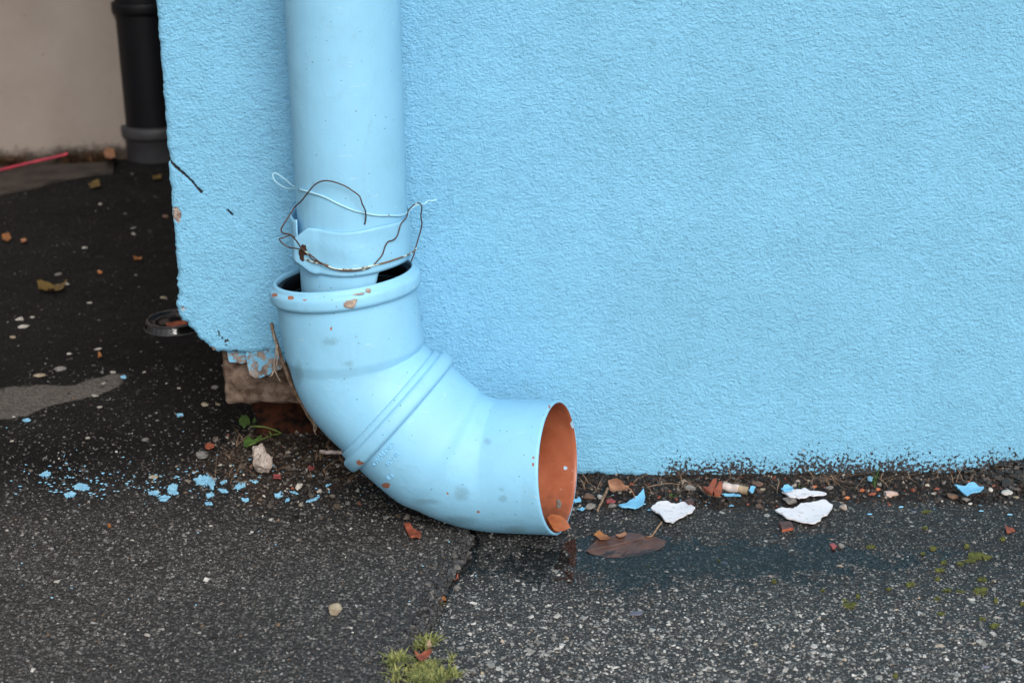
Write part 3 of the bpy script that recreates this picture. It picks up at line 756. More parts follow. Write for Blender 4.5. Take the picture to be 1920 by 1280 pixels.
# lower end torn away on the right: the end height depends on the angle
def pipe_end(th):
    # th measured from the viewer's side (-y), positive to the right (+x)
    a = (th+np.pi) % (2*np.pi)-np.pi
    zr = z_bb+.006
    return zlow+(zr-zlow)*max(smooth(.18, .62, a)*(a > 0), smooth(1.75, 2.1, -a)*(a < 0))
zs_t = np.r_[np.linspace(0, 1, 40)]
V = []; at_ch = []
for layer, rr in ((0, RP), (1, RP-.0016)):
    for t in zs_t:
        for th in ths:
            ze = float(pipe_end(th)); ztop = 2.4; zz = ze+(.62-ze)*min(t/.9, 1) if t <= .9 else .62+(ztop-.62)*(t-.9)/.1
            k = rr*(1+.004*math.sin(2*th+1)+.003*math.sin(3*th+zz*9))
            V.append((XP+k*math.sin(th), YP-k*math.cos(th), zz))
n = len(ths); m = len(zs_t); F = []
for l in (0, 1):
    for i in range(m-1):
        for k in range(n):
            k2 = (k+1) % n; a, b_, c, d = l*m*n+i*n+k, l*m*n+i*n+k2, l*m*n+(i+1)*n+k2, l*m*n+(i+1)*n+k
            F.append((a, b_, c, d) if l == 0 else (d, c, b_, a))
for k in range(n): k2 = (k+1) % n; F.append((k2, k, m*n+k, m*n+k2))
V = np.array(V); pxv, pyv = project(V); front = V[:, 1] < YP
def chip_field(blobs):
    f = np.zeros(len(pxv))
    for (bx, by, rx, ry) in blobs: f = np.maximum(f, (1-smooth(.2, 1.6, np.hypot((pxv-bx)/rx, (pyv-by)/ry)))*front)
    return f
dp = empty('downpipe', (XP, YP, 0), 'straight blue painted metal downpipe running down the wall into the elbow', 'downpipe')
pipe = mk('pipe', V, np.array(F), M['pipe'], None, True, {'chip': chip_field([(593, 520, 5, 4), (612, 523, 3, 5)]), 'grime': chip_field([(660, 620, 1, 1)])}); child(pipe, dp)
# sheet sleeve with two clamped ears on the left
def sleeve():
    path = []; rr = RP+.0022
    a0 = math.asin(max(-1, ((on_y(597, 430, YP-RP*.8).x)-XP)/rr))
    # front ear: flat from the fold out to the left
    fold = Vector((XP+rr*math.sin(a0), YP-rr*math.cos(a0)))
    ear_end = Vector((on_y(551, 470, YP-.030).x, YP-.034))
    N1 = 8
    for i in range(N1): path.append(tuple(ear_end.lerp(fold, i/N1)))
    a_end = 2*math.pi-1.15
    for i in range(90):
        a = a0+(a_end-a0)*i/89; k = rr+.0022*smooth(3.6, 5.0, a)+.0008*math.sin(a*3)
        path.append((XP+k*math.sin(a), YP-k*math.cos(a)))
    # rear ear comes forward to meet the front ear
    e2 = Vector((XP+(rr+.004)*math.sin(a_end), YP-(rr+.004)*math.cos(a_end))); tip = Vector((on_y(572, 430, YP-.038).x, YP-.042))
    for i in range(1, 7): path.append(tuple(e2.lerp(Vector((ear_end.x+.004, ear_end.y+.004)), i/6)))
    return path, N1
path, N1 = sleeve(); rows = 16; V = []; n = len(path)
for i, (x, y) in enumerate(path):
    zt_, zb_ = z_bt, z_bb
    if i < N1:
        t = 1-i/N1; zt_ = z_bt-.0125*max(0, (t-.35))/.65; zb_ = z_bb+.0105*max(0, (t-.35))/.65-.001
    a = i/n
    zt_ += .0011*math.sin(i*.31)+(.0045*smooth(.1, .5, a)-.002); zb_ += .0008*math.sin(i*.23+1)+.0045*smooth(.08, .45, a)
    for j in range(rows+1):
        f = j/rows; V.append((x, y-.0004*math.sin(f*9+i*.2), zb_+(zt_-zb_)*f))
F = []
for i in range(n-1):
    for j in range(rows): a = i*(rows+1)+j; F.append((a, a+rows+1, a+rows+2, a+1))
V = np.array(V); pxv, pyv = project(V); front = V[:, 1] < YP
slv = mk('sleeve_band', V, np.array(F), M['pipe'], None, True, {'chip': chip_field([(712, 514, 4, 3)]), 'grime': np.zeros(len(V))}); child(slv, dp)
sm = slv.modifiers.new('thick', 'SOLIDIFY'); sm.thickness = .0014; sm.offset = 0
slv['label'] = 'sheet metal sleeve band with bent clamp ear on its left'
# rust where the paint came off the ear
ear_n = Vector((path[N1-1][1]-path[0][1], -(path[N1-1][0]-path[0][0]), 0)).normalized()
if ear_n.y > 0: ear_n = -ear_n
def on_ear(px, py, off=.0012):
    p0 = Vector((path[0][0], path[0][1], .3))+ear_n*off; d = ray(px, py); t = (p0-CAM).dot(ear_n)/d.dot(ear_n); return CAM+d*t
for q_ in ([(566, 458), (573, 460), (576, 478), (569, 478), (570, 490), (562, 487), (560, 470), (563, 466)],):
    Qp = outline_jag(q_, 36, .16, 4); W = [on_ear(a, b_) for a, b_ in Qp]; c = sum(W, Vector())/len(W)
    ro = mk('rust_patch', [tuple(w) for w in W]+[tuple(c+ear_n*.0003)]+[tuple(w-ear_n*.0011) for w in W], [(len(W), k, (k+1) % len(W)) for k in range(len(W))]+[(k, len(W)+1+k, len(W)+1+(k+1) % len(W), (k+1) % len(W)) for k in range(len(W))], M['rust'], None, False); child(ro, slv)

# ------------------------------------------------------------------ elbow
P0 = on_y(645, 512, -.0755); P1 = on_y(668, 668, -.080); P2 = on_y(722, 748, -.0865); P3 = on_y(802, 819, -.0958); P4 = on_y(942, 873.2, -.1065); P5 = on_y(1047, 876, -.1235)
A0 = (P1-P0).normalized(); A1 = (P3-P2).normalized(); A2 = (P5-P4).normalized()
segs = []
def straight(a, b_, k): return [(a.lerp(b_, i/k), (b_-a).normalized()) for i in range(k)]
def herm(a, ta, b_, tb, k):
    L = (b_-a).length*1.02; out = []
    for i in range(k):
        t = i/k; h00 = 2*t**3-3*t*t+1; h10 = t**3-2*t*t+t; h01 = -2*t**3+3*t*t; h11 = t**3-t*t
        p = a*h00+ta*L*h10+b_*h01+tb*L*h11
        d = a*(6*t*t-6*t)+ta*L*(3*t*t-4*t+1)+b_*(6*t-6*t*t)+tb*L*(3*t*t-2*t)
        out.append((p, d.normalized()))
    return out
def sweep_frames(st):
    ref = Vector((0, -1, 0)); fr = []
    for p, T in st:
        ref = (ref-T*ref.dot(T)).normalized(); fr.append((p, T, ref, T.cross(ref)))
    return fr
def interp_frame(path_, s):
    """path_: list of (p,T) densely sampled, s: arc length"""
    i = np.searchsorted(path_['L'], s)-1; i = max(0, min(i, len(path_['P'])-2)); a, b_ = path_['L'][i], path_['L'][i+1]; t = (s-a)/(b_-a+1e-12)
    return path_['P'][i].lerp(path_['P'][i+1], t), path_['T'][i].lerp(path_['T'][i+1], t).normalized()
def mkpath(st):
    P = [s[0] for s in st]; T = [s[1] for s in st]; L = [0]
    for _ in range(11):
        P = [P[0]]+[(P[i-1]+P[i]*2+P[i+1])/4 for i in range(1, len(P)-1)]+[P[-1]]
    for i in range(3, len(P)-3): T[i] = (P[i+2]-P[i-2]).normalized()
    for _ in range(10): T = [T[0]]+[((T[i-1]+T[i]*2+T[i+1])).normalized() for i in range(1, len(T)-1)]+[T[-1]]
    for i in range(1, len(P)): L.append(L[-1]+(P[i]-P[i-1]).length)
    return {'P': P, 'T': T, 'L': L}
up_path = mkpath(straight(P0, P1, 30)+herm(P1, A0, P2, A1, 40)+straight(P2, P2.lerp(P3, .45), 10)+[(P2.lerp(P3, .45), A1)])
PC = on_y(728, 752, -.0870)   # start of the collar
PC = P2+(P3-P2)*((PC-P2).dot(A1)/(P3-P2).length)
lo_path = mkpath(straight(PC, P3, 30)+herm(P3, A1, P4, A2, 60)+straight(P4, P5, 30)+[(P5, A2)])
SEG = 224
def shell(name, path_, prof_out, prof_in, chips, grime, inchips=[], lip=0):
    st = sorted(prof_out.items()) if isinstance(prof_out, dict) else prof_out
    allr = [(s, r, 0) for s, r in st]+[(s, r, 1) for s, r in prof_in]
    V = []; lay = []
    for s, r, kd in allr:
        p, T = interp_frame(path_, s); ref = Vector((0, -1, 0)); ref = (ref-T*ref.dot(T)).normalized(); B = T.cross(ref)
        for k in range(SEG):
            a = 2*math.pi*k/SEG; rr = r*(1+.0035*math.sin(2*a+s*6)+.002*math.sin(5*a+s*40))
            V.append(tuple(p+ref*math.cos(a)*rr+B*math.sin(a)*rr)); lay.append((kd, math.cos(a)))
    n = len(allr); V = np.array(V); i = (np.arange(n-1)[:, None]*SEG+np.arange(SEG)[None, :]).ravel(); j = (np.arange(n-1)[:, None]*SEG+(np.arange(SEG)[None, :]+1) % SEG).ravel()
    F = np.stack([i, j, j+SEG, i+SEG], 1)
    # face material: outside paint until the inner profile begins
    nin = len(st); row = np.repeat(np.arange(n-1), SEG); mi = ((row >= nin) & (row < n-1-lip)).astype(int)
    px_, py_ = project(V); lay = np.array(lay)
    def fld(blobs, outer=True):
        f = np.zeros(len(V)); sel = ((lay[:, 0] == (0 if outer else 1)) & ((lay[:, 1] > -.15) if outer else (lay[:, 1] < .1)))
        for (bx, by, rx, ry) in blobs: f = np.maximum(f, (1-smooth(.2, 1.6, np.hypot((px_-bx)/rx, (py_-by)/ry)))*sel)
        return f
    ch = np.maximum(fld(chips), fld(inchips, False))
    o = mk(name, V, F, [M['elbow'], M['inner']], None, True, {'chip': ch, 'grime': fld(grime)}, matidx=mi)
    bm = bmesh.new(); bm.from_mesh(o.data); bmesh.ops.recalc_face_normals(bm, faces=bm.faces[:]); bm.to_mesh(o.data); bm.free()
    return o
mm = .001
LU = up_path['L'][-1]; LL = lo_path['L'][-1]
socket_end = (P1-P0).length
pu = [(0, 63.2), (.3, 64.6), (1.5, 65.4), (3.2, 65.8), (4.2, 66.6), (5.2, 68.2), (7, 69.2), (9, 69.5), (14, 69.5), (16, 69.1), (17.5, 67.8), (18.6, 66.0), (19.5, 65.0), (21, 64.6)]
s = 24.0; se = socket_end*1000-9
while s < se: pu.append((s, 64.5)); s += 3
pu += [(se, 64.5), (se+1.5, 64.2), (se+4, 63.6), (se+8, 62.6), (se+9.5, 62.3), (se+11, 62.2)]
s = se+14
while s < LU*1000-1: pu.append((s, 62.2)); s += 2.5
pin = [(LU*1000-1, 59), ]; s = LU*1000-6
while s > se+12: pin.append((s, 59.0)); s -= 6
pin += [(se+6, 60), (se, 61), (30, 61), (21, 61.5), (18, 65), (8, 65), (5, 61.8), (2, 61.8), (.2, 62.2), (0, 63.2)]
elb = empty('drainpipe_elbow', (P4.x, P4.y, 0), 'blue painted plastic double elbow with terracotta inside resting on the asphalt', 'pipe elbow')
upper = shell('upper_elbow', up_path, [(a*mm, r*mm) for a, r in pu], [(a*mm, r*mm) for a, r in pin],
    [(515, 553, 6, 4), (545, 558, 7, 4), (572, 563, 4, 2), (620, 617, 3, 5), (617, 661, 2.5, 2.5), (562, 521, 12, 6), (540, 512, 10, 4)],
    [(655, 682, 12, 5), (620, 640, 18, 8), (560, 700, 10, 26)], lip=6); child(upper, elb)
pl = [(0, 62.6), (.4, 64.2), (1.5, 65.2), (5, 65.6), (6.2, 66.0), (6.8, 68.8), (8.2, 70.3), (10.5, 70.9), (17, 70.9), (19.2, 70.4), (20.4, 68.4), (21.2, 65.4), (22.2, 64.3), (24, 64.7)]
s = 26.0; s3 = (P3-PC).length*1000+12
while s < s3: pl.append((s, 64.8)); s += 2.5
for f in np.linspace(0, 1, 8): pl.append((s3+f*14, 64.8-2.4*(f*f*(3-2*f))))
s = s3+16
while s < LL*1000-3: pl.append((s, 62.4)); s += 2.5
pl += [(LL*1000-2.5, 62.4), (LL*1000-.8, 62.3), (LL*1000, 61.6)]
pli = [(LL*1000, 60.2), (LL*1000-.6, 59.6)]; s = LL*1000-4
while s > 10: pli.append((s, 59.4)); s -= 4
lower = shell('lower_elbow', lo_path, [(a*mm, r*mm) for a, r in pl], [(a*mm, r*mm) for a, r in pli],
    [(724, 910, 9, 6), (672, 868, 12, 4), (1000, 858, 3, 3), (999, 870, 2, 4), (897, 959, 4, 2.5), (1030, 762, 2, 5), (840, 925, 2.5, 2.5), (778, 850, 4, 2.5), (825, 985, 8, 3)],
    [(943, 934, 9, 8), (914, 827, 8, 8), (968, 992, 22, 8), (940, 917, 5, 4), (865, 925, 16, 16), (800, 940, 30, 6), (860, 975, 40, 10)],
    [(1062, 877, 4.5, 6.5), (1075, 826, 3.5, 4), (1075, 882, 1.6, 1.6), (1073, 797, 3, 9)]); child(lower, elb)
# raised casting marks, wrapped on the lower bend
Ve = np.array([v.co[:] for v in lower.data.vertices])+np.array(lower.location)+np.array(elb.location)
Ne = np.array([v.normal[:] for v in lower.data.vertices]); pxe, pye = project(Ve)
Vu = np.array([v.co[:] for v in upper.data.vertices])+np.array(upper.location)+np.array(elb.location); Nu = np.array([v.normal[:] for v in upper.data.vertices]); pxu, pyu = project(Vu)
def hit(px, py, which='lower'):
    VV_, NN_, a, b_ = (Ve, Ne, pxe, pye) if which == 'lower' else (Vu, Nu, pxu, pyu)
    d = np.hypot(a-px, b_-py); view = VV_-np.array(CAM); fr = np.einsum('ij,ij->i', view, NN_) < 0
    c = np.where(fr & (d < 9))[0]
    if len(c) == 0: c = np.where(fr)[0][np.argsort(d[fr])[:4]]
    depth = np.linalg.norm(view[c], axis=1); c = c[depth < depth.min()+.012]; w = 1/(d[c]+.5)**2; w /= w.sum()
    nrm = Vector((NN_[c]*w[:, None]).sum(0)).normalized(); p0 = Vector((VV_[c]*w[:, None]).sum(0))
    rd = ray(px, py); t = (p0-CAM).dot(nrm)/rd.dot(nrm); return CAM+rd*t, nrm
def emboss(txt, px, py, size_px, ang, spacing=1.0):
    cu = bpy.data.curves.new('txt', 'FONT'); cu.body = txt; cu.size = 1; cu.extrude = 0; cu.resolution_u = 3; cu.space_character = spacing
    to = bpy.data.objects.new('txt', cu); COL.objects.link(to); bpy.context.view_layer.update()
    me = bpy.data.meshes.new_from_object(to.evaluated_get(bpy.context.evaluated_depsgraph_get())); bpy.data.objects.remove(to)
    bm = bmesh.new(); bm.from_mesh(me); bmesh.ops.subdivide_edges(bm, edges=[e for e in bm.edges if e.calc_length() > .25], cuts=1)
    ca, sa = math.cos(ang), math.sin(ang)
    ex = bmesh.ops.extrude_face_region(bm, geom=bm.faces[:]); topv = set(v for v in ex['geom'] if isinstance(v, bmesh.types.BMVert))
    for v in bm.verts:
        u, w = v.co.x*size_px, v.co.y*size_px; qx = px+u*ca+w*sa; qy = py-(u*sa-w*ca)*1.0 if False else py-u*sa-w*ca
        qx = px+u*ca-w*sa
        p, nn = hit(qx, qy); v.co = p+nn*(.0009 if v in topv else -.0006)
    bmesh.ops.recalc_face_normals(bm, faces=bm.faces[:]); m2 = bpy.data.meshes.new('lettering'); bm.to_mesh(m2); bm.free(); m2.materials.append(M['elbow'])
    for p in m2.polygons: p.use_smooth = False
    o = bpy.data.objects.new('lettering', m2); COL.objects.link(o); child(o, lower); return o
emboss('OVALDIO', 703, 874, 13, R(47)).__setitem__('label', 'raised casting letters under the paint')
emboss('45° MR', 727, 875, 11, R(47)).__setitem__('label', 'second line of raised casting marks under the paint')
emboss('R 5', 727, 900, 10, R(30))
c0_, T0_ = interp_frame(up_path, .004); c1_, _t = interp_frame(up_path, .030)
def ring_part(name, r_out, r_in, sa, sb, mat):
    pr = [(r_out, sa), (r_in+.001, sa), (r_in, sa+.001), (r_in+.0006, (sa+sb)/2), (r_in, sb-.001), (r_in+.001, sb), (r_out, sb)]; V = []; F = []; sg = 96
    ref = Vector((0, -1, 0)); ref = (ref-T0_*ref.dot(T0_)).normalized(); B = T0_.cross(ref)
    for (r_, s_) in pr:
        for k in range(sg): a = 2*math.pi*k/sg; V.append(tuple(P0+T0_*s_+ref*math.cos(a)*r_+B*math.sin(a)*r_))
    for i in range(len(pr)-1):
        for k in range(sg): k2 = (k+1) % sg; F.append((i*sg+k, i*sg+k2, (i+1)*sg+k2, (i+1)*sg+k))
    o = mk(name, V, F, mat); child(o, upper); return o
ring_part('rubber_seal', .0612, .0572, .0045, .0180, M['black'])
ring_part('rubber_seal', .0608, .0580, .0200, .0500, M['black'])
# mortar stuck on the rim
for (a, b_, w, h, sd2) in [(656, 570, 25, 16, 3), (690, 546, 13, 11, 5), (672, 552, 24, 5, 8), (664, 563, 12, 8, 9)]:
    p, nn = hit(a, b_, 'upper'); sc = (p-CAM).dot(fwd)/FPX
    me = stone_mesh('mortar_blob', (w*sc, 7*sc, h*sc), sd2, M['mortar'], cuts=5, sub=3, rough=.12); o = bpy.data.objects.new('mortar_blob', me); COL.objects.link(o)
    o.location = p+nn*.0006; o.rotation_euler = (0, R(-12 if w > 20 else 10), 0); child(o, upper)

# ------------------------------------------------------------------ wires
def on_cyl(px, py, off=.0025, default=-.07):
    r = RP+off; d = ray(px, py); dx, dy = d.x, d.y; ox, oy = CAM.x-XP, CAM.y-YP
    a = dx*dx+dy*dy; b_ = 2*(ox*dx+oy*dy); c = ox*ox+oy*oy-r*r; D = b_*b_-4*a*c
    if D < 0: return on_y(px, py, default)
    return CAM+d*((-b_-math.sqrt(D))/(2*a))
def wire(name, pts, r, mat, label):
    P = []
    for p in pts:
        if len(p) == 3 and p[2] is not None and p[2] < 0: P.append(on_y(p[0], p[1], p[2]))
        else: P.append(on_cyl(p[0], p[1], p[2] if len(p) == 3 else .002))
    o = tube(name, P, r, mat, sides=8, wob=r*.10); origin_base(o); return tag(o, label, 'wire')
wire('painted_wire', [(586, 352, -.068), (570, 344, -.05), (553, 350, -.040), (535, 337, -.035), (520, 326, -.033), (512, 326, -.032), (514, 337, -.035), (526, 348, -.042), (540, 354, -.055), (551, 354, -.070), (565, 356, .0012), (590, 363, .0012), (610, 370, .0012), (640, 385, .0012), (665, 395, .0012), (690, 401, .0012), (710, 404, .0012), (730, 404, .0012), (752, 404, .0012), (764, 398, -.075), (775, 388, -.06), (785, 384, -.05), (796, 382, -.042), (802, 377, -.038), (810, 377, -.034), (818, 374, -.032)], .00075, M['wire_p'], 'thin blue painted wire crossing the downpipe above the sleeve with a twisted loop left')
wire('rusty_wire', [(684, 420, .002), (686, 408, .004), (685, 395, .007), (679, 382, .010), (674, 368, .010), (660, 357, .008), (645, 348, .007), (625, 341, .008), (608, 339, .008), (592, 345, .009), (579, 359, .010), (566, 376, .009), (553, 388, -.105), (542, 405, -.11), (531, 422, -.115), (527, 432, -.12), (533, 438, -.125), (545, 440, -.126), (556, 452, -.1240), (567, 467, .012), (585, 480, .008), (600, 492, .005), (608, 495, .005)], .00065, M['wire_r'], 'dark rusty wire arching high over the front of the downpipe')
wire('rusty_wire', [(553, 446, -.122), (545, 441, -.124), (530, 446, -.124), (524, 448, -.124), (529, 456, -.124), (540, 463, -.124), (556, 466, .014), (572, 470, .008), (586, 486, .005), (600, 492, .006), (618, 502, .005), (638, 507, .005), (660, 508, .005), (680, 506, .0045), (696, 500, .0045), (712, 484, .0045), (718, 475, .0045), (722, 462, .0045), (728, 453, .0045), (737, 450, .0045), (745, 442, .0045), (752, 420, .0045), (762, 408, .004), (766, 395, -.09), (775, 385, -.08), (785, 381, -.074), (791, 388, -.070), (789, 405, -.066), (791, 422, -.064), (785, 445, -.064), (780, 462, -.066), (775, 480, -.070), (771, 490, -.072)], .00062, M['wire_r'], 'rusty wire looping round the sleeve band and standing out at the right')
wire('painted_wire', [(572, 486, .006), (590, 492, .0055), (610, 496, .005), (625, 503, .0045), (645, 505, .0045), (668, 504, .0045), (690, 500, .0045), (720, 493, .0045), (745, 485, .0045), (765, 478, .0042), (775, 472, -.075), (781, 465, -.068)], .00078, M['wire_m'], 'pale painted wire tied low across the front of the sleeve band')

# ------------------------------------------------------------------ background: wall, black downpipe
fw_a = on_z(0, 318, 0); fw_b = on_z(222, 304, 0); dv = (fw_b-fw_a); dv.z = 0; dv.normalize()
fw = empty('rendered_wall', (fw_a.x, fw_a.y, 0), 'grey beige rendered wall of the building across the passage', 'wall')
nrm_ = Vector((dv.y, -dv.x, 0)); s0, s1 = -2.5, 4.0
us = np.linspace(s0, s1, 200); vs = np.r_[np.linspace(-.02, .8, 60), np.linspace(.85, 3.2, 20)]
U, Vv = np.meshgrid(us, vs); off = .004*fbm(U*3, Vv*3, 3, 201)
X = fw_a.x+dv.x*U+nrm_.x*off; Y = fw_a.y+dv.y*U+nrm_.y*off; nU = len(us)
ii = (np.arange(len(vs)-1)[:, None]*nU+np.arange(nU-1)[None, :]).ravel()
w2 = mk('render_face', np.stack([X.ravel(), Y.ravel(), Vv.ravel()], 1), np.stack([ii, ii+1, ii+1+nU, ii+nU], 1), M['farwall'], None, True, {'low': np.clip(1-Vv.ravel()/.07, 0, 1)}); child(w2, fw)
bk = [fw_a+dv*s0-nrm_*.01, fw_a+dv*s1-nrm_*.01, fw_a+dv*s1-nrm_*.6, fw_a+dv*s0-nrm_*.6]
body = mk('masonry', [(p.x, p.y, 0) for p in bk]+[(p.x, p.y, 3.2) for p in bk], [(0, 1, 5, 4), (1, 2, 6, 5), (2, 3, 7, 6), (3, 0, 4, 7), (4, 5, 6, 7)], M['farwall'], None, False, {'low': np.zeros(8)}); child(body, fw)
fp = on_z(236, 311, 0); BR = .0535
bx = on_y(236, 200, fp.y+.055).x+BR; by = fp.y+.048
bp = empty('black_downpipe', (bx, by, 0), 'black plastic downpipe with grey socket foot standing against the beige wall', 'downpipe')
o = lathe('pipe', [(BR, .045), (BR, .5), (BR, 3.1)], (bx, by, 0), M['black']); child(o, bp)
o = lathe('socket', [(BR+.001, -.02), (BR+.003, .0), (BR+.003, .046), (BR+.004, .047), (BR+.009, .050), (BR+.010, .053), (BR+.010, .066), (BR+.008, .070), (BR+.001, .071)], (bx, by, 0), M['greyplastic']); child(o, bp)
zz = on_y(250, 12, by).z
cl = lathe('clamp', [(BR, zz-.011), (BR+.005, zz-.010), (BR+.006, zz-.006), (BR+.006, zz+.006), (BR+.005, zz+.010), (BR, zz+.011)], (bx, by, 0), M['black']); child(cl, bp)
bo = box('bolt', (bx-BR-.020, by-.008, zz-.010), (bx-BR-.003, by+.012, zz+.010), M['black'], bevel=.003); child(bo, cl)
# concrete strip at its foot
cs = []
for a, b_ in [(-160, 330), (0, 313), (100, 309), (215, 304), (212, 322), (120, 336), (60, 352), (0, 364), (-160, 386)]: p = on_z(a, b_, .008); cs.append((p.x, p.y))
Vc = [(x, y, .0095) for x, y in cs]+[(x, y, -.003) for x, y in cs]; n = len(cs)
o = mk('concrete_strip', Vc, [tuple(range(n))[::-1]]+[(k, (k+1) % n, n+(k+1) % n, n+k) for k in range(n)], M['concrete'], None, False); tag(o, 'narrow dirty concrete strip along the foot of the beige wall', kind='structure')
# pink cord
P = [on_z(a, b_, z) for a, b_, z in [(-60, 332, .014), (0, 319, .016), (40, 309, .018), (80, 300, .022), (110, 293, .026), (128, 288, .030)]]
o = tube('pink_cord', P, .0026, M['pinkcord']); origin_base(o); tag(o, 'thin pink cord lying at the foot of the beige wall', 'cord')
# dead weeds by the wall foot
def blades(base_pts, n_, hgt, wd, lean, seed, col=None):
    r = random.Random(seed); V = []; F = []
    for _ in range(n_):
        bx_, by_, bz_ = base_pts[r.randrange(len(base_pts))]; bx_ += r.gauss(0, wd*4); by_ += r.gauss(0, wd*3)
        a = r.uniform(0, 6.28); h = hgt*r.uniform(.4, 1.2); l = lean*r.uniform(.2, 1.3); w = wd*r.uniform(.5, 1.2)
        ux, uy = math.cos(a), math.sin(a); sx, sy = -uy*w, ux*w; k0 = len(V)
        for t, ww in ((0, .7), (.4, 1.0), (.75, .8), (1, .1)):
            z = bz_+h*(t-.35*t*t*l/(lean+1e-6)*.8); x = bx_+ux*h*l*t*t; y = by_+uy*h*l*t*t
            V += [(x-sx*ww, y-sy*ww, z), (x+sx*ww, y+sy*ww, z)]
        for i in range(3): F.append((k0+2*i, k0+2*i+1, k0+2*i+3, k0+2*i+2))
    return V, F
bp_ = []
for t in np.linspace(0, 1, 30):
    for (a, b_, a2, b2) in [(110, 306, 205, 303), (0, 316, 40, 312)]:
        p = on_z(a+(a2-a)*t, b_+(b2-b_)*t, .005); bp_.append(tuple(p))
V, F = blades(bp_+[tuple(on_z(random.gauss(150, 22), random.gauss(300, 4), .004)) for _ in range(45)], 900, .026, .0012, 1.2, 3)
o = mk('dead_weeds', V, F, M['weeds']); tag(o, 'low brown dead weeds and moss at the foot of the beige wall', kind='stuff')

# ------------------------------------------------------------------ litter in the passage
def leaf(name, outline, mat, label, cat='leaf', z0=.003, curl=.0025, seed=1, th=.0006, amp=.05, **kw):
    o = flake(name, outline, mat, z0=z0, th=th, curl=curl, amp=amp, seed=seed, **kw); return tag(o, label, cat)
o = leaf('fallen_leaf', [(195, 288), (203, 281), (214, 283), (217, 295), (210, 304), (198, 303)], M['leaf_dry'], 'round orange brown leaf leaning at the beige wall left of the black downpipe', z0=.020, curl=.004)
leaf('fallen_leaf', [(70, 540), (95, 537), (128, 538), (118, 546), (104, 548), (96, 556), (90, 549), (76, 551)], M['leaf_yellow'], 'olive yellow curled leaf on dark asphalt in the passage', z0=.004, curl=.006, seed=4)
leaf('leaf_bit', [(4, 443), (18, 442), (22, 448), (14, 453), (5, 451)], M['leaf_orange'], 'bright orange leaf bit at the left edge of the passage', seed=5)
leaf('leaf_bit', [(39, 450), (49, 450), (50, 456), (41, 457)], M['leaf_dry'], 'pale tan leaf bit right of the bright orange one', seed=6)
leaf('leaf_bit', [(250, 482), (266, 482), (266, 488), (252, 488)], M['leaf_orange'], 'orange leaf bit on dark asphalt closest to the blue wall', seed=7, amp=.03)
leaf('leaf_bit', [(183, 511), (192, 511), (191, 515), (184, 515)], M['leaf_orange'], 'tiny amber leaf bit between olive leaf and blue wall', seed=8)
leaf('leaf_bit', [(185, 662), (192, 668), (190, 674), (183, 670)], M['leaf_orange'], 'tiny rust orange leaf bit beside white pebble', seed=9)
leaf('leaf_bit', [(202, 986), (208, 985), (209, 991), (203, 993)], M['leaf_orange'], 'tiny orange crumb on grey asphalt in the left foreground', seed=10)
leaf('leaf_bit', [(165, 345), (185, 340), (190, 352), (172, 356)], M['leaf_yellow'], 'dull brown leaf bit in the dark passage below the weeds', seed=12)
leaf('leaf_bit', [(285, 330), (302, 328), (303, 337), (290, 340)], M['leaf_yellow'], 'ochre leaf bit in front of the grey socket foot', seed=13)
# clear cup lid
lc = on_z(330, 618, 0); lp = on_z(273, 618, 0); LR = (lc-lp).length; gz0 = ground_z(lc.x, lc.y)
lid = empty('cup_lid', (lc.x, lc.y, gz0), 'clear plastic cup lid lying on dark asphalt beside the broken wall corner', 'cup lid')
t_ = .0006
prof = [(LR, .0005), (LR, .002), (LR-.0012, .0035), (LR-.002, .008), (LR-.0035, .0105), (LR-.006, .0108), (LR-.0085, .0085), (LR-.011, .0072), (LR-.02, .0074), (LR-.028, .0082), (.010, .0085), (.001, .0085)]
o = lathe('lid_disc', prof, (lc.x, lc.y, gz0), M['clear'], seg=72); child(o, lid)
M['rimline'] = simple('rim_highlight_plastic', (.16, .15, .155), .3, (.08, .075, .08), 120, .2, 400)  # grey rings draw the highlights along the lid rim
for (rr_, zz_, th_) in ((LR, .0008, .0005), (LR-.0045, .0109, .00045), (LR-.0125, .0076, .00035)):
    o = tube('rim', [(lc.x+rr_*math.cos(a), lc.y+rr_*math.sin(a), gz0+zz_) for a in np.linspace(0, 2*np.pi, 73)], th_, M['rimline'], sides=5, cap=False); child(o, lid)
V = []; F = []
for k in range(36):
    a = 2*math.pi*k/36
    k0 = len(V)
    for (da, rr, z) in ((-.02, LR+.0001, .002), (.02, LR+.0001, .002), (.02, LR-.0015, .0085), (-.02, LR-.0015, .0085)):
        V.append((lc.x+(rr+.0004)*math.cos(a+da), lc.y+(rr+.0004)*math.sin(a+da), gz0+z))
    F.append((k0, k0+1, k0+2, k0+3))
o = mk('ribbed_edge', V, F, M['clear'], None, False); child(o, lid)
o = leaf('leaf_bit', [(311, 606), (330, 603), (350, 600), (352, 607), (332, 611), (313, 612)], M['terra'], 'rust red leaf strip on top of the clear cup lid', z0=.0095, curl=.001, seed=21, onground=True)

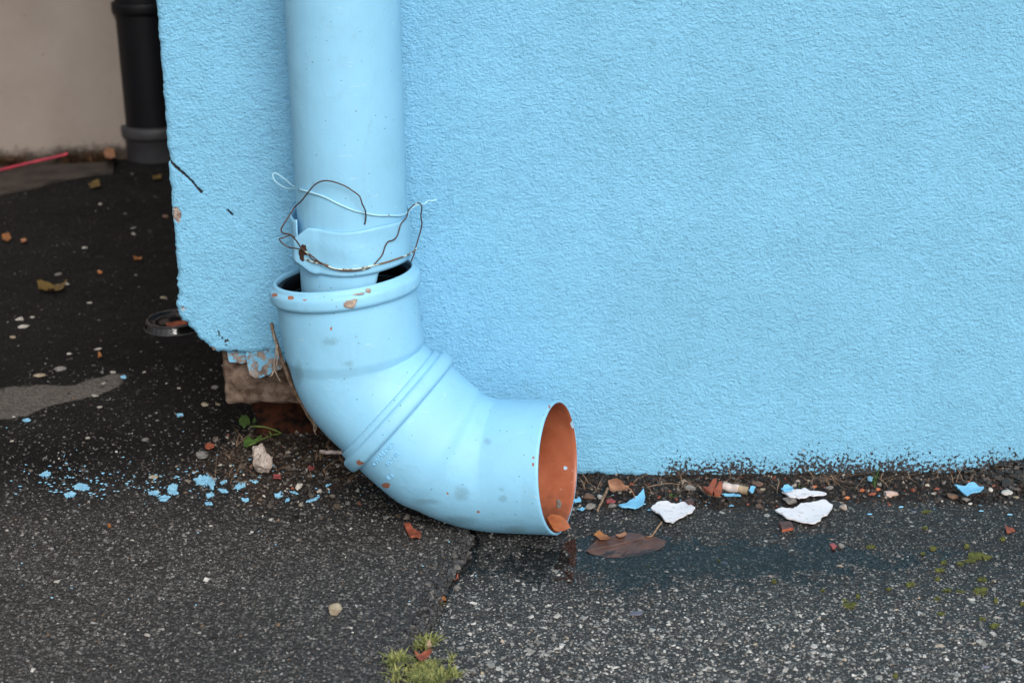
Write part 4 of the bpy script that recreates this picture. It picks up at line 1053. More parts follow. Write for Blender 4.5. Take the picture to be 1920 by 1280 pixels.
USED = set()
def where(a, b_, w, colour, noun, marks):
    size = 'tiny' if w < 10 else 'small' if w < 14 else 'middling' if w < 19 else 'broad'
    order = sorted(marks, key=lambda m: math.hypot(m[0]-a, (m[1]-b_)*1.6))
    for q in range(4):
        for x, y, nm in order[:5]:
            dx, dy = a-x, b_-y; rel = ('right of' if dx > 0 else 'left of') if abs(dx) > 1.2*abs(dy) else ('below' if dy > 0 else 'above')
            d = math.hypot(dx, dy); dist_ = 'just ' if d < 55 else '' if d < 110 else 'further '
            extra_ = '' if q == 0 else (' and slightly '+(('below' if dy > 0 else 'above') if 'of' in rel else ('to its right' if dx > 0 else 'to its left')) if q == 1 else ', in the upper part of the picture' if q == 2 and b_ < 640 else ', in the lower part of the picture' if q == 2 else ', farthest out of its neighbours')
            t = f'{size} {colour} {noun} {dist_}{rel} {nm}{extra_}'
            if t not in USED and len(t.split()) <= 16: USED.add(t); return t
    return t
LM = [(318, 612, 'the clear cup lid'), (110, 760, 'the pale concrete smear'), (95, 545, 'the olive leaf'), (275, 300, 'the grey socket foot'), (12, 447, 'the bright orange leaf bit'), (258, 485, 'the orange leaf bit'), (185, 668, 'the rust orange leaf bit'), (470, 720, 'the foundation block'), (150, 912, 'the star shaped paint splash'), (385, 900, 'the largest paint splash'), (630, 1140, 'the lone foreground stone'), (206, 990, 'the tiny orange crumb'), (315, 330, 'the broken wall edge')]
# pebbles in the passage (white to tan), each a thing
peb = [(37, 597, 20, 8, 'white'), (61, 594, 10, 6, 'white'), (45, 611, 24, 8, 'white'), (24, 631, 14, 8, 'tan'), (184, 653, 17, 7, 'white'), (130, 663, 11, 6, 'white'), (112, 690, 28, 10, 'grey'), (74, 703, 26, 11, 'tan'),
       (212, 697, 14, 7, 'white'), (271, 697, 10, 6, 'white'), (194, 718, 14, 5, 'white'), (178, 741, 17, 6, 'white'), (188, 762, 14, 6, 'white'), (126, 531, 13, 6, 'white'), (108, 534, 13, 6, 'tan'), (168, 567, 13, 6, 'white'), (307, 557, 15, 9, 'tan'), (109, 514, 15, 6, 'grey'),
       (250, 427, 14, 6, 'grey'), (250, 438, 10, 8, 'white'), (159, 464, 12, 6, 'white'), (310, 405, 14, 7, 'brown'), (164, 820, 12, 6, 'white'), (22, 826, 9, 6, 'white'), (188, 382, 10, 5, 'white'),
       (336, 727, 10, 4, 'white'), (404, 725, 18, 13, 'grey'), (385, 757, 19, 10, 'tan'), (409, 757, 11, 9, 'tan'), (273, 823, 18, 8, 'grey'), (97, 545, 1, 1, 'x'), (288, 893, 20, 9, 'tan'), (107, 1089, 14, 6, 'white'), (249, 1012, 8, 6, 'white'), (14, 993, 8, 5, 'white'), (277, 1189, 16, 8, 'white'), (86, 972, 8, 5, 'white'), (68, 999, 7, 5, 'white'), (395, 985, 11, 6, 'white')]
extra = {0: 'flat white pebble left of the passage, above two others', 2: 'wide white pebble in the lower part of the left cluster', 7: 'tan lump lying just above the pale concrete smear', 6: 'flat grey stone above the pale concrete smear', 27: 'tan pebble between stone block and blue paint specks', 26: 'grey angular stone touching the left side of the foundation block', 31: 'tan brown pebble above the blue paint splashes', 16: 'tan pebble close to the blue wall edge above the cup lid', 4: 'oval white pebble above the leaf bit in mid passage'}
for i, (a, b_, w, h, c) in enumerate(peb):
    if c == 'x': continue
    g_ = 'small pebbles scattered over the dark asphalt at left'
    lab = extra.get(i) or where(a, b_, w, {'white': 'whitish', 'grey': 'grey', 'tan': 'tan', 'brown': 'brown'}[c], 'pebble', LM) or extra.get(i, {'white': 'small whitish pebble on the dark asphalt left of the blue wall', 'grey': 'small grey pebble on the dark asphalt left of the blue wall', 'tan': 'small tan pebble on the dark asphalt left of the blue wall', 'brown': 'small brown pebble beside the blue wall edge in the passage'}[c])
    stone('pebble', a, b_, w*.88, max(h*.85, 4.5), M['stone_'+c] if c != 'white' else M['stone_dull'], 300+i, lab, 'pebble', g_)
stone('limestone_chunk', 491, 867, 44, 58, M['stone_beige'], 12, 'large beige limestone chunk standing beside the pipe elbow', 'stone', sink=.10, flat=1.05, cuts=13, rgh=.10)
stone('limestone_chunk', 630, 1141, 32, 30, M['stone_tan'], 43, 'pale tan stone alone on grey asphalt in the foreground', 'stone', sink=.12, flat=.8, cuts=10)
stone('brick_crumb', 472, 873, 9, 14, M['stone_brown'], 51, 'small brown crumb touching the left of the limestone chunk', 'brick crumb')
leaf('terracotta_chip', [(384, 838), (390, 834), (402, 835), (402, 840), (392, 843), (385, 842)], M['terra'], 'thin rust red chip on soil below the foundation block', 'chip', z0=.004, th=.0015, seed=31, curl=.001)
leaf('terracotta_chip', [(512, 881), (520, 878), (525, 880), (526, 888), (518, 890), (512, 889)], M['red'], 'dusty pink red chip right of the limestone chunk', 'chip', z0=.005, th=.0015, seed=32, curl=.001)
leaf('terracotta_chip', [(576, 867), (588, 864), (590, 868), (580, 871)], M['red'], 'flat dark red chip below the white paper stub', 'chip', z0=.003, th=.001, seed=33, curl=.001)
leaf('terracotta_shard', [(757, 985), (768, 985), (775, 991), (790, 998), (788, 1009), (770, 1007), (765, 997)], M['terra'], 'terracotta shard on asphalt under the elbow bend', 'shard', z0=.004, th=.0025, curl=.002, seed=34, amp=.03)
leaf('grey_slate_chip', [(368, 851), (378, 848), (392, 850), (388, 857), (374, 860), (369, 857)], M['stone_grey'], 'thin grey stone flake on the soil near the paint splashes', 'chip', z0=.004, th=.0015, seed=35, curl=.0005)
# cigarette stubs
def stub(px0, py0, px1, py1, r, mats, label, fr=.75, z0=None, cat='cigarette stub'):
    a = on_z(px0, py0, .004+r); b_ = on_z(px1, py1, .004+r); g_ = max(ground_z(a.x, a.y), ground_z(b_.x, b_.y)); a = on_z(px0, py0, g_+r); b_ = on_z(px1, py1, g_+r)
    root = empty('paper_stub', tuple((a+b_)/2-Vector((0, 0, r))), label, cat); mid = a.lerp(b_, fr)
    p1_ = [a.lerp(mid, t)+Vector((0, 0, .0004*math.sin(t*9))) for t in np.linspace(0, 1, 7)]
    o = tube('paper', p1_, r, mats[0], sides=14, wob=0); child(o, root)
    p2_ = [mid.lerp(b_, t) for t in np.linspace(.0, 1, 4)]
    o = tube('filter', p2_, r*.97, mats[1], sides=14, wob=0); child(o, root)
stub(1357, 912, 1402, 920, .0044, [M['paper'], M['filter']], 'crushed pinkish white cigarette end with tan filter by the wall foot', .62)
stub(600, 847, 642, 848, .0021, [M['paper'], M['paper']], 'thin white paper stub lying left of the elbow collar', .6)
# weed with lobed leaves
wd = empty('small_weed', tuple(on_z(525, 812, .01)), 'small green weed with two lobed leaves in the soil under the wall', 'weed')
def gpt(a, b_, up=.004): p = on_z(a, b_, 0); z = ground_z(p.x, p.y)+up; return on_z(a, b_, z)
for pts in ([(528, 812, .003), (515, 806, .010), (500, 801, .014), (485, 799, .016), (470, 799, .015)], [(522, 808, .004), (526, 801, .008), (527, 796, .012)], [(518, 812, .003), (505, 818, .008), (492, 823, .010), (478, 830, .010), (465, 835, .008)], [(528, 812, .003), (510, 815, .006), (505, 808, .010)]):
    o = tube('stem', [gpt(p[0], p[1], p[2]+.007) for p in pts], .0009, M['stem'], sides=6); child(o, wd)
def wleaf(pxs, up, seed, tilt):
    o = flake('leaf', pxs, M['green'], z0=up, th=.0005, curl=.0005, amp=.04, seed=seed, tilt=tilt, n=40); child(o, wd)
wleaf([(449, 797), (455, 790), (462, 789), (469, 796), (470, 803), (463, 805), (458, 811), (455, 806), (449, 803)], .016, 41, (0, .05))
wleaf([(456, 842), (458, 834), (466, 826), (472, 830), (478, 832), (492, 823), (486, 832), (474, 838), (464, 842)], .010, 42, (0, .05))
wleaf([(474, 800), (478, 794), (482, 798), (478, 803)], .014, 44, (0, .05))
# dry stalk leaning between elbow and wall
st = empty('dry_stalk', tuple(on_z(585, 812, .01)), 'dry brown plant stalk leaning between the wall and the upper elbow', 'plant stalk')
o = tube('stalk', [on_y(a, b_, y) for a, b_, y in [(509, 606, -.018), (513, 625, -.02), (520, 645, -.021), (528, 672, -.022), (538, 700, -.024), (550, 728, -.024), (565, 755, -.022), (580, 780, -.018), (592, 800, -.012)]], .0016, M['twig'], taper=1.3, wob=.0003); child(o, st)
for pts in ([(517, 640, -.023), (518, 660, -.026), (514, 680, -.027), (516, 695, -.028), (526, 716, -.028)], [(519, 645, -.024), (521, 668, -.027), (517, 690, -.027), (512, 700, -.027)], [(511, 618, -.021), (516, 640, -.024), (520, 655, -.024)], [(516, 690, -.028), (510, 702, -.028), (505, 706, -.028)]):
    o = tube('fibre', [on_y(*p) for p in pts], .0010, M['twig_pale'], taper=.4, wob=.0003, sides=6); child(o, st)
for pts in ([(586, 782, -.020), (590, 795, -.022), (588, 805, -.02), (593, 815, -.02)], [(590, 795, -.022), (594, 800, -.02), (590, 808, -.02)]):
    o = tube('fibre', [on_y(*p) for p in pts], .0008, M['twig_pale'], taper=.6, wob=.0003, sides=6); child(o, st)

# ------------------------------------------------------------------ blue paint splashes
sp = [([(362, 897), (372, 890), (390, 888), (407, 895), (402, 905), (400, 915), (388, 910), (374, 904)], 'largest pale blue paint splash on the asphalt left of the elbow'),
      ([(136, 910), (150, 904), (164, 908), (168, 914), (155, 918), (142, 915)], 'star shaped blue paint splash left of the bare strip'),
      ([(120, 926), (134, 920), (143, 923), (136, 929), (124, 931)], 'oval blue paint splash below the star shaped one'),
      ([(277, 922), (290, 918), (300, 921), (296, 926), (280, 926)], 'flat blue paint splash at the left end of the triple group'),
      ([(296, 932), (308, 928), (320, 931), (312, 937), (300, 937)], 'lowest blue paint splash of the triple group'),
      ([(315, 912), (322, 905), (334, 908), (330, 918), (336, 924), (322, 926), (314, 920)], 'upright lobed blue paint splash of the triple group'),
      ([(438, 912), (450, 903), (462, 900), (458, 910), (446, 914)], 'slanted blue paint splash below the limestone chunk'),
      ([(466, 893), (480, 892), (484, 897), (478, 902), (474, 898)], 'hooked blue paint splash touching the limestone chunk base'),
      ([(412, 901), (426, 898), (424, 904), (414, 905)], 'small blue paint splash right of the largest one'),
      ([(386, 925), (398, 921), (402, 925), (390, 931)], 'small blue paint splash below the largest one'),
      ([(514, 920), (526, 915), (530, 920), (524, 926), (516, 925)], 'blocky blue paint splash in the loose grit'),
      ([(542, 912), (552, 912), (560, 920), (550, 918)], 'curved blue paint splash in the grit left of the elbow'),
      ([(532, 931), (541, 928), (543, 933), (535, 937)], 'round blue paint drop in the grit'),
      ([(452, 933), (464, 929), (467, 934), (458, 939)], 'squarish blue paint drop on asphalt below the slanted splash'),
      ([(574, 936), (590, 930), (600, 927), (596, 933), (580, 938)], 'streaky blue paint splash nearest the elbow'),
      ([(610, 898), (620, 893), (622, 899), (614, 903)], 'blue paint speck in the dark under the elbow'),
      ([(606, 918), (616, 910), (618, 916), (610, 922)], 'second blue paint speck in the dark under the elbow'),
      ([(74, 889), (86, 884), (96, 885), (92, 891), (80, 892)], 'wispy blue paint splash furthest left of the row'),
      ([(42, 787), (54, 784), (58, 788), (48, 790)], 'lone blue paint fleck below the pale concrete smear'),
      ([(330, 775), (341, 774), (344, 778), (334, 780)], 'lone blue paint fleck left of the soil'),
      ([(226, 705), (234, 702), (237, 706), (230, 709)], 'lone blue paint fleck above the concrete smear tip'),
      ([(383, 941), (396, 939), (398, 943), (386, 945)], 'thin blue paint fleck at the lower edge of the row'),
      ([(408, 915), (422, 914), (428, 919), (416, 921)], 'long thin blue paint splash in the middle of the row')]
for i, (pp, lab) in enumerate(sp):
    o = flake('paint_splash', pp, M['bluesplash'], z0=.0011, th=.0012, curl=0, amp=.42, seed=60+i, n=52, follow=True, wave=.0004)
    tag(o, lab, 'paint splash', 'blue paint splashes on the asphalt')
# tiny specks
def scatter_discs(name, pts, mat, label, seed, k=7):
    r = random.Random(seed); V = []; F = []
    for (x, y, s) in pts:
        z = ground_z(x, y)+.0016; c0 = len(V); V.append((x, y, z+.0004)); a0 = r.uniform(0, 6)
        for j in range(k): a = a0+2*math.pi*j/k; q = s*r.uniform(.5, 1.2); V.append((x+math.cos(a)*q*1.5, y+math.sin(a)*q*.9, z-.0003))
        for j in range(k): F.append((c0, c0+1+j, c0+1+(j+1) % k))
    o = mk(name, V, F, mat, None, False); tag(o, label, kind='stuff'); return o
pts = []
for _ in range(170):
    a = random.choice([random.gauss(330, 110), random.gauss(150, 60), random.uniform(30, 620)]); b_ = random.gauss(912, 18)+(a-330)*.01; p = on_z(a, b_, 0); pts.append((p.x, p.y, random.uniform(.0004, .0015)))
for _ in range(30):
    p = on_z(random.uniform(0, 900), random.uniform(760, 1150), 0); pts.append((p.x, p.y, random.uniform(.0004, .0009)))
for a, b_ in [(1690, 953), (1688, 955), (1840, 960), (1893, 966), (1218, 958), (1206, 947), (1630, 968)]:
    p = on_z(a, b_, 0); pts.append((p.x, p.y, .0018))
scatter_discs('paint_specks', pts, M['bluesplash'], 'tiny light blue paint specks sprinkled over the asphalt', 5)

# ------------------------------------------------------------------ debris along the wall foot
leaf('plaster_flake', [(1220, 952), (1233, 940), (1262, 946), (1278, 938), (1292, 943), (1304, 954), (1296, 961), (1280, 968), (1262, 978), (1246, 977), (1238, 966)], M['white'], 'white plaster flake lying just above the brown submerged leaf', 'plaster flake', z0=.0045, th=.0016, curl=.0008, seed=71, amp=0.045, n=64)
leaf('plaster_flake', [(1453, 959), (1464, 953), (1488, 954), (1490, 950), (1504, 944), (1526, 940), (1545, 940), (1562, 948), (1551, 963), (1541, 968), (1538, 976), (1522, 981), (1500, 976), (1470, 968)], M['white'], 'larger white plaster flake in front of the smaller one', 'plaster flake', z0=.004, th=.0016, curl=.0008, seed=72, amp=0.04, n=72, cen=(1512, 958))
leaf('plaster_flake', [(1466, 925), (1480, 919), (1512, 917), (1530, 921), (1550, 926), (1545, 928), (1520, 929), (1500, 934), (1488, 934), (1475, 930)], M['white'], 'narrow white plaster flake behind the larger one near the wall', 'plaster flake', z0=.007, th=.0016, curl=.0008, seed=73, amp=0.04, n=64)
leaf('paint_flake', [(1160, 948), (1180, 938), (1194, 930), (1207, 920), (1210, 932), (1206, 945), (1190, 952), (1170, 955)], M['blueflake'], 'curled bright blue paint flake beside the pipe outlet', 'paint flake', z0=.006, th=.0014, curl=.002, seed=74, amp=.04, tilt=(0, .06))
leaf('paint_flake', [(1790, 908), (1810, 910), (1822, 906), (1846, 911), (1838, 918), (1826, 918), (1812, 923), (1800, 917)], M['blueflake'], 'bright blue paint flake at the wall foot far right', 'paint flake', z0=.012, th=.0014, curl=.001, seed=75, amp=.03, tilt=(0, .05))
leaf('paint_flake', [(1354, 924), (1386, 924), (1390, 928), (1358, 929)], M['blueflake'], 'blue paint sliver under the cigarette end', 'paint flake', z0=.002, th=.001, curl=.001, seed=76, amp=.02)
leaf('paint_flake', [(1404, 918), (1410, 911), (1417, 912), (1413, 920), (1408, 924)], M['blueflake'], 'small blue paint flake right of the cigarette end', 'paint flake', z0=.008, th=.001, curl=.001, seed=77, amp=.05, tilt=(0, .1))
leaf('paint_flake', [(1464, 922), (1470, 915), (1486, 915), (1488, 920), (1470, 926)], M['blueflake'], 'blue paint flake poking out behind the narrow white flake', 'paint flake', z0=.010, th=.001, curl=.001, seed=78, amp=.04)
leaf('paint_flake', [(1074, 938), (1086, 935), (1090, 940), (1078, 944)], M['blueflake'], 'blue paint flake right of the pipe outlet rim', 'paint flake', z0=.008, th=.001, curl=.001, seed=79, amp=.08)
leaf('paint_flake', [(1083, 954), (1092, 951), (1097, 955), (1088, 958)], M['blueflake'], 'tiny blue paint flake in wet grit by the outlet', 'paint flake', z0=.005, th=.001, curl=.001, seed=80, amp=.1)
leaf('brick_shard', [(1318, 911), (1330, 906), (1342, 901), (1344, 906), (1338, 914), (1336, 920), (1322, 918)], M['terra'], 'orange red brick shard left of the cigarette end', 'brick shard', z0=.014, th=.003, curl=.001, seed=81, amp=.03, tilt=(0, .1))
leaf('brick_shard', [(1338, 919), (1348, 910), (1354, 911), (1354, 920), (1348, 926), (1340, 924)], M['terra'], 'smaller orange red brick shard touching the cigarette end', 'brick shard', z0=.010, th=.003, curl=.001, seed=82, amp=.03, tilt=(0, .08))
leaf('tile_chip', [(1461, 975), (1483, 976), (1488, 989), (1467, 991), (1463, 984)], M['terra_dark'], 'square dark brown tile chip below the larger white flake', 'tile chip', z0=.004, th=.003, curl=0, seed=83, amp=.01, mats=[M['terra_dark'], M['terra']])
leaf('tile_chip', [(1285, 937), (1296, 934), (1302, 940), (1300, 946), (1290, 944)], M['terra_dark'], 'brown chip touching the top of the white flake near the outlet', 'tile chip', z0=.006, th=.002, curl=0, seed=84, amp=.03)
leaf('tile_chip', [(1136, 934), (1146, 933), (1155, 938), (1150, 941), (1138, 939)], M['red'], 'flat red chip in the grit left of the curled blue flake', 'tile chip', z0=.008, th=.002, curl=0, seed=85, amp=.03)
leaf('tile_chip', [(1884, 985), (1900, 992), (1904, 995), (1888, 996)], M['terra'], 'brown red shard on wet asphalt at the far right edge', 'tile chip', z0=.003, th=.0015, curl=0, seed=86, amp=.05)
leaf('tile_chip', [(1555, 1021), (1563, 1018), (1569, 1023), (1562, 1027)], M['red'], 'small red chip beside a grey pebble on the wet asphalt', 'tile chip', z0=.002, th=.0015, curl=0, seed=87, amp=.06)
stn = [(1103, 929, 22, 15, 'brown', 'brown pebble in the grit right of the outlet'), (1127, 930, 17, 12, 'white', 'white pebble in the grit right of the outlet'), (1107, 947, 22, 16, 'grey', 'grey pebble at the wet edge right of the outlet'), (1147, 946, 18, 10, 'grey', 'flat grey pebble left of the curled blue flake'),
       (1580, 949, 18, 17, 'beige', 'beige pebble right of the larger white flake'), (1888, 922, 22, 11, 'white', 'pale angular pebble at the wall foot far right'), (1856, 917, 10, 14, 'white', 'upright white chip right of the far blue flake'), (1810, 934, 18, 10, 'grey', 'grey pebble below the far blue flake'),
       (1785, 928, 22, 12, 'brown', 'brown pebble left of the far blue flake'), (1819, 943, 9, 7, 'white', 'small white pebble on asphalt below the far blue flake'), (1766, 939, 5, 6, 'white', 'tiny white pebble left below the far blue flake'), (1576, 1021, 15, 13, 'grey', 'grey pebble beside the small red chip on wet asphalt'),
       (1294, 914, 22, 14, 'grey', 'rounded grey stone at the wall foot left of brick shards'), (1420, 906, 22, 10, 'brown', 'brown lump against the wall right of the cigarette end'), (1555, 913, 16, 10, 'grey', 'grey stone at the wall foot behind the white flakes'), (1581, 923, 7, 14, 'brown', 'upright brown crumb right of the narrow white flake'),
       (1480, 936, 26, 16, 'grey', 'dark grey stone under the narrow white flake'), (1905, 932, 14, 7, 'tan', 'tan pebble at the far right edge'), (1430, 916, 12, 8, 'tan', 'tan pebble right of the small blue flake')]
for i, (a, b_, w, h, c, lab) in enumerate(stn): stone('pebble', a, b_, w, h, M['stone_'+c], 500+i, lab, 'pebble', 'pebbles along the foot of the blue wall')
stone('plaster_lump', 1668, 926, 32, 15, M['pink'], 77, 'pinkish white plaster lump at the foot of the wall', 'plaster lump', cuts=6)
for a, b_, w, h, lab, sd2 in [(1646, 917, 11, 9, 'orange brick crumb touching the yellow sliver', 91), (1616, 918, 12, 8, 'rust red brick crumb beside the orange one', 92), (1526, 912, 13, 6, 'orange brick crumb above the narrow white flake', 93), (1588, 932, 10, 8, 'orange brick crumb above the beige pebble', 94), (1635, 925, 16, 9, 'dark red brick crumb left of the plaster lump', 95), (1815, 903, 11, 5, 'orange crumb behind the far blue flake', 96), (1757, 916, 11, 7, 'red brick crumb left of the far brown pebble', 97)]:
    stone('brick_crumb', a, b_, w, h, M['orange'] if 'orange' in lab else M['terra'], sd2, lab, 'brick crumb', 'brick crumbs along the foot of the blue wall')
# curled dry leaf with stalk
dl = empty('curled_leaf', tuple(gpt(1165, 925, 0)), 'curled tan dry leaf with thin stalk above the blue flake', 'leaf')
o = flake('blade', [(1140, 908), (1150, 905), (1166, 907), (1180, 913), (1172, 917), (1160, 924), (1150, 925), (1143, 918)], M['leaf_dry'], z0=.010, th=.0006, curl=.004, seed=101, amp=.04, tilt=(0, .08)); child(o, dl)
o = tube('stalk', [gpt(1172, 912, .016), gpt(1182, 917, .015), (gpt(1188, 926, .013)), gpt(1190, 934, .012)], .0006, M['leaf_dry'], sides=6); child(o, dl)
# twigs
for pts, lab, r_ in [([(1140, 915, .010), (1128, 940, .008), (1120, 958, .005)], 'dark twig standing in the grit right of the outlet', .0016), ([(1310, 910, .008), (1322, 924, .007), (1340, 930, .005), (1352, 930, .004)], 'pale curved root below the brick shards', .0010), ([(1216, 912, .008), (1250, 906, .009), (1275, 908, .008)], 'thin pale straw at the wall foot above the white flake', .0005), ([(448, 832, .006), (460, 820, .007), (470, 812, .008)], 'thin straw between the two weed leaves', .0006), ([(612, 838, .006), (618, 826, .008), (616, 820, .010)], 'reddish twig standing behind the white paper stub', .0010)]:
    o = tube('twig', [gpt(*p) for p in pts], r_, M['twig'], sides=7, wob=.0003, taper=.7); origin_base(o); tag(o, lab, 'twig')
# submerged brown leaf
bl = empty('submerged_leaf', tuple(on_z(1180, 1022, -.003)), 'large brown leaf lying flat under the puddle water', 'leaf')
o = flake('blade', [(1098, 1032), (1112, 1018), (1122, 1008), (1150, 1004), (1170, 998), (1195, 999), (1212, 1006), (1232, 1008), (1249, 1014), (1246, 1024), (1228, 1033), (1200, 1041), (1165, 1046), (1130, 1043), (1108, 1038)], M['leaf_brown'], z0=.0011, th=.0003, curl=.0002, seed=111, amp=.04, wave=.0002, follow=True, n=72); child(o, bl); bladeo = o
o = tube('stalk', [gpt(1210, 1006, .002), gpt(1222, 1004, .004), gpt(1232, 990, .006), gpt(1241, 978, .008)], .0009, M['twig'], sides=7); child(o, bl)
for q_ in ([(1214, 1006), (1180, 1015), (1130, 1026), (1105, 1031)], [(1206, 1009), (1190, 1022), (1172, 1040)], [(1206, 1008), (1222, 1015), (1230, 1028)], [(1180, 1015), (1150, 1010), (1130, 1008)], [(1165, 1018), (1140, 1030), (1128, 1040)], [(1190, 1012), (1212, 1022), (1215, 1034)]):
    o = tube('vein', [gpt(a, b_, .0013) for a, b_ in q_], .00028, M['leaf_brown2'], sides=5); child(o, bladeo)
leaf('leaf_bit', [(1113, 1000), (1122, 997), (1137, 1001), (1144, 1008), (1140, 1012), (1124, 1009)], M['leaf_orange'], 'small orange leaf floating at the corner of the submerged leaf', z0=.0040, curl=.001, seed=112)
leaf('leaf_bit', [(1154, 1001), (1172, 998), (1175, 1002), (1160, 1006)], M['leaf_dry'], 'brown orange fleck on top of the submerged leaf', z0=.003, curl=.0005, seed=113)
# shard and flake inside the outlet
p = on_y(1049, 978, -.112)
def inside_shard(pxs, yd, mat, name, label, th, cat, seed):
    Qp = outline_jag(pxs, 36, .02, seed); V = []; n = 36
    W = [on_y(a, b_, yd(a, b_)) for a, b_ in Qp]; c = sum(W, Vector())/n
    nn = Vector((.35, -.75, .55)).normalized()
    V = [tuple(w) for w in W]+[tuple(c+nn*th*.8)]+[tuple(w-nn*th) for w in W]
    F = [(n, k, (k+1) % n) for k in range(n)]+[(k, n+1+k, n+1+(k+1) % n, (k+1) % n) for k in range(n)]
    o = mk(name, V, F, mat, None, False); origin_base(o); tag(o, label, cat)
inside_shard([(1026, 970), (1034, 963), (1050, 966), (1062, 974), (1070, 988), (1060, 994), (1046, 996), (1038, 992)], lambda a, b_: -.150+.0012*(990-b_), M['orange'], 'orange_shard', 'orange plastic shard lying in the mouth of the pipe outlet', .0025, 'shard', 5)
inside_shard([(1044, 935), (1050, 937), (1053, 944), (1050, 953), (1044, 950)], lambda a, b_: -.118, M['stone_grey'], 'paint_chip', 'small grey blue paint chip stuck on the inner wall of the outlet', .001, 'paint chip', 6)

# ------------------------------------------------------------------ moss
mb = []
for _ in range(60):
    a = random.gauss(792, 30); b_ = random.gauss(1268, 10); mb.append(tuple(gpt(a, b_, 0)))
for _ in range(12): mb.append(tuple(gpt(random.uniform(738, 752), random.uniform(1232, 1244), 0)))
V, F = blades(mb, 1300, .0062, .00075, 1.5, 5)
o = mk('moss_tuft', V, F, M['moss']); origin_base(o); tag(o, 'pale green moss tuft in the joint at the bottom of the picture', 'moss')
mb = [tuple(gpt(random.gauss(794, 8), random.gauss(1208, 6), 0)) for _ in range(30)]
V, F = blades(mb, 230, .0072, .00075, 1.3, 6)
o = mk('moss_tuft', V, F, M['moss']); origin_base(o); tag(o, 'small moss tuft growing in the asphalt joint behind the larger one', 'moss')
mb = [tuple(gpt(random.gauss(825, 3), random.gauss(1133, 3), 0)) for _ in range(10)]
V, F = blades(mb, 40, .004, .0007, .8, 7)
o = mk('moss_tuft', V, F, M['moss']); origin_base(o); tag(o, 'tiny green sprig in the joint above both moss tufts', 'moss')
leaf('leaf_bit', [(778, 1232), (790, 1226), (806, 1218), (812, 1222), (800, 1230), (790, 1242), (780, 1240)], M['terra'], 'rust brown leaf wedged between the two moss tufts', z0=.006, curl=.002, seed=121)
leaf('leaf_bit', [(800, 1212), (806, 1208), (811, 1216), (806, 1222), (801, 1220)], M['filter'], 'cream leaf bit behind the rust brown leaf in the joint', z0=.008, curl=.003, seed=122)
leaf('leaf_bit', [(824, 1118), (834, 1117), (838, 1122), (828, 1124)], M['leaf_orange'], 'amber leaf bit in the joint beside the green sprig', z0=.004, curl=.001, seed=123)
leaf('leaf_bit', [(852, 1078), (858, 1076), (860, 1084), (853, 1085)], M['terra'], 'small red brown bit at the upper end of the joint', z0=.004, curl=.001, seed=124)
stone('pebble', 797, 1238, 11, 14, M['stone_white'], 131, 'white grey pebble tucked behind the larger moss tuft', 'pebble')
stone('pebble', 857, 1100, 15, 13, M['stone_grey'], 132, 'grey pebble in the asphalt joint', 'pebble')
stone('pebble', 904, 1260, 9, 8, M['stone_tan'], 133, 'ochre pebble on the pale-chipped slab right of the moss', 'pebble')
# green blades at wall foot
for a, b_, lab, sd2 in [(1640, 912, 'few thin green grass blades growing at the wall foot', 8), (1506, 918, 'tiny green sprout behind the narrow white flake', 9), (1262, 932, 'tiny green sprout behind the white flake near the outlet', 10)]:
    q_ = tuple(gpt(a, b_, 0)); V, F = blades([q_], 7 if sd2 == 8 else 6, .026 if sd2 == 8 else .005, .0007, .35, sd2)
    o = mk('grass_blades', V, F, M['green']); origin_base(o); tag(o, lab, 'grass')
# olive moss patches on the wet slab
mp = [(1832, 1040, 30, 16), (1850, 1043, 18, 6), (1762, 1067, 20, 7), (1750, 1026, 12, 8), (1730, 1037, 9, 6), (1770, 1053, 12, 7), (1842, 1084, 16, 10), (1838, 1106, 30, 13), (1800, 1107, 18, 6), (1774, 1105, 18, 6), (1758, 1084, 12, 6), (1708, 1093, 18, 8), (1666, 1102, 12, 6), (1594, 1132, 26, 10), (1583, 1123, 8, 5), (1608, 1116, 9, 6), (1543, 1105, 8, 6), (1757, 1121, 10, 6), (1764, 1149, 18, 7), (1842, 1159, 12, 5), (1865, 1171, 18, 8), (1867, 1125, 9, 9), (1918, 1130, 10, 8), (1632, 1023, 18, 7), (1880, 1007, 14, 6), (1800, 1056, 14, 8), (1348, 1049, 7, 6), (1216, 1059, 8, 5), (1451, 1087, 10, 6), (1680, 1264, 9, 7), (1737, 958, 16, 5), (1735, 989, 12, 5), (1812, 1022, 10, 6), (1820, 1050, 22, 7)]
LM2 = [(1840, 1042, 'the largest moss patch'), (1838, 1106, 'the wide moss patch'), (1594, 1132, 'the moss patch standing apart'), (1865, 1171, 'the lowest moss patch'), (1576, 1021, 'the grey pebble with the red chip'), (1194, 985, 'the submerged leaf'), (1893, 990, 'the brown red shard'), (1818, 912, 'the far blue flake'), (1358, 1052, 'the lilac flat stone'), (1704, 1250, 'the round lilac stone'), (1475, 983, 'the square tile chip')]
for i, (a, b_, w, h) in enumerate(mp):
    an = np.linspace(0, 2*np.pi, 10, endpoint=False); pp = [(a+w/2*math.cos(t)*random.uniform(.7, 1.2), b_+h/2*math.sin(t)*random.uniform(.7, 1.2)) for t in an]
    o = flake('moss_patch', pp, M['mosspatch'], z0=.0012, th=.0016, curl=0, amp=.6, seed=140+i, n=40, follow=True, wave=.001)
    lab = {0: 'largest olive yellow moss patch on the wet slab at right', 7: 'wide olive moss patch below the largest one', 13: 'olive moss patch standing apart left of the others', 20: 'lowest olive moss patch near the right edge'}.get(i) or where(a, b_, w, 'olive', 'moss patch', LM2)
    tag(o, lab, 'moss', 'olive moss patches on the wet asphalt slab')
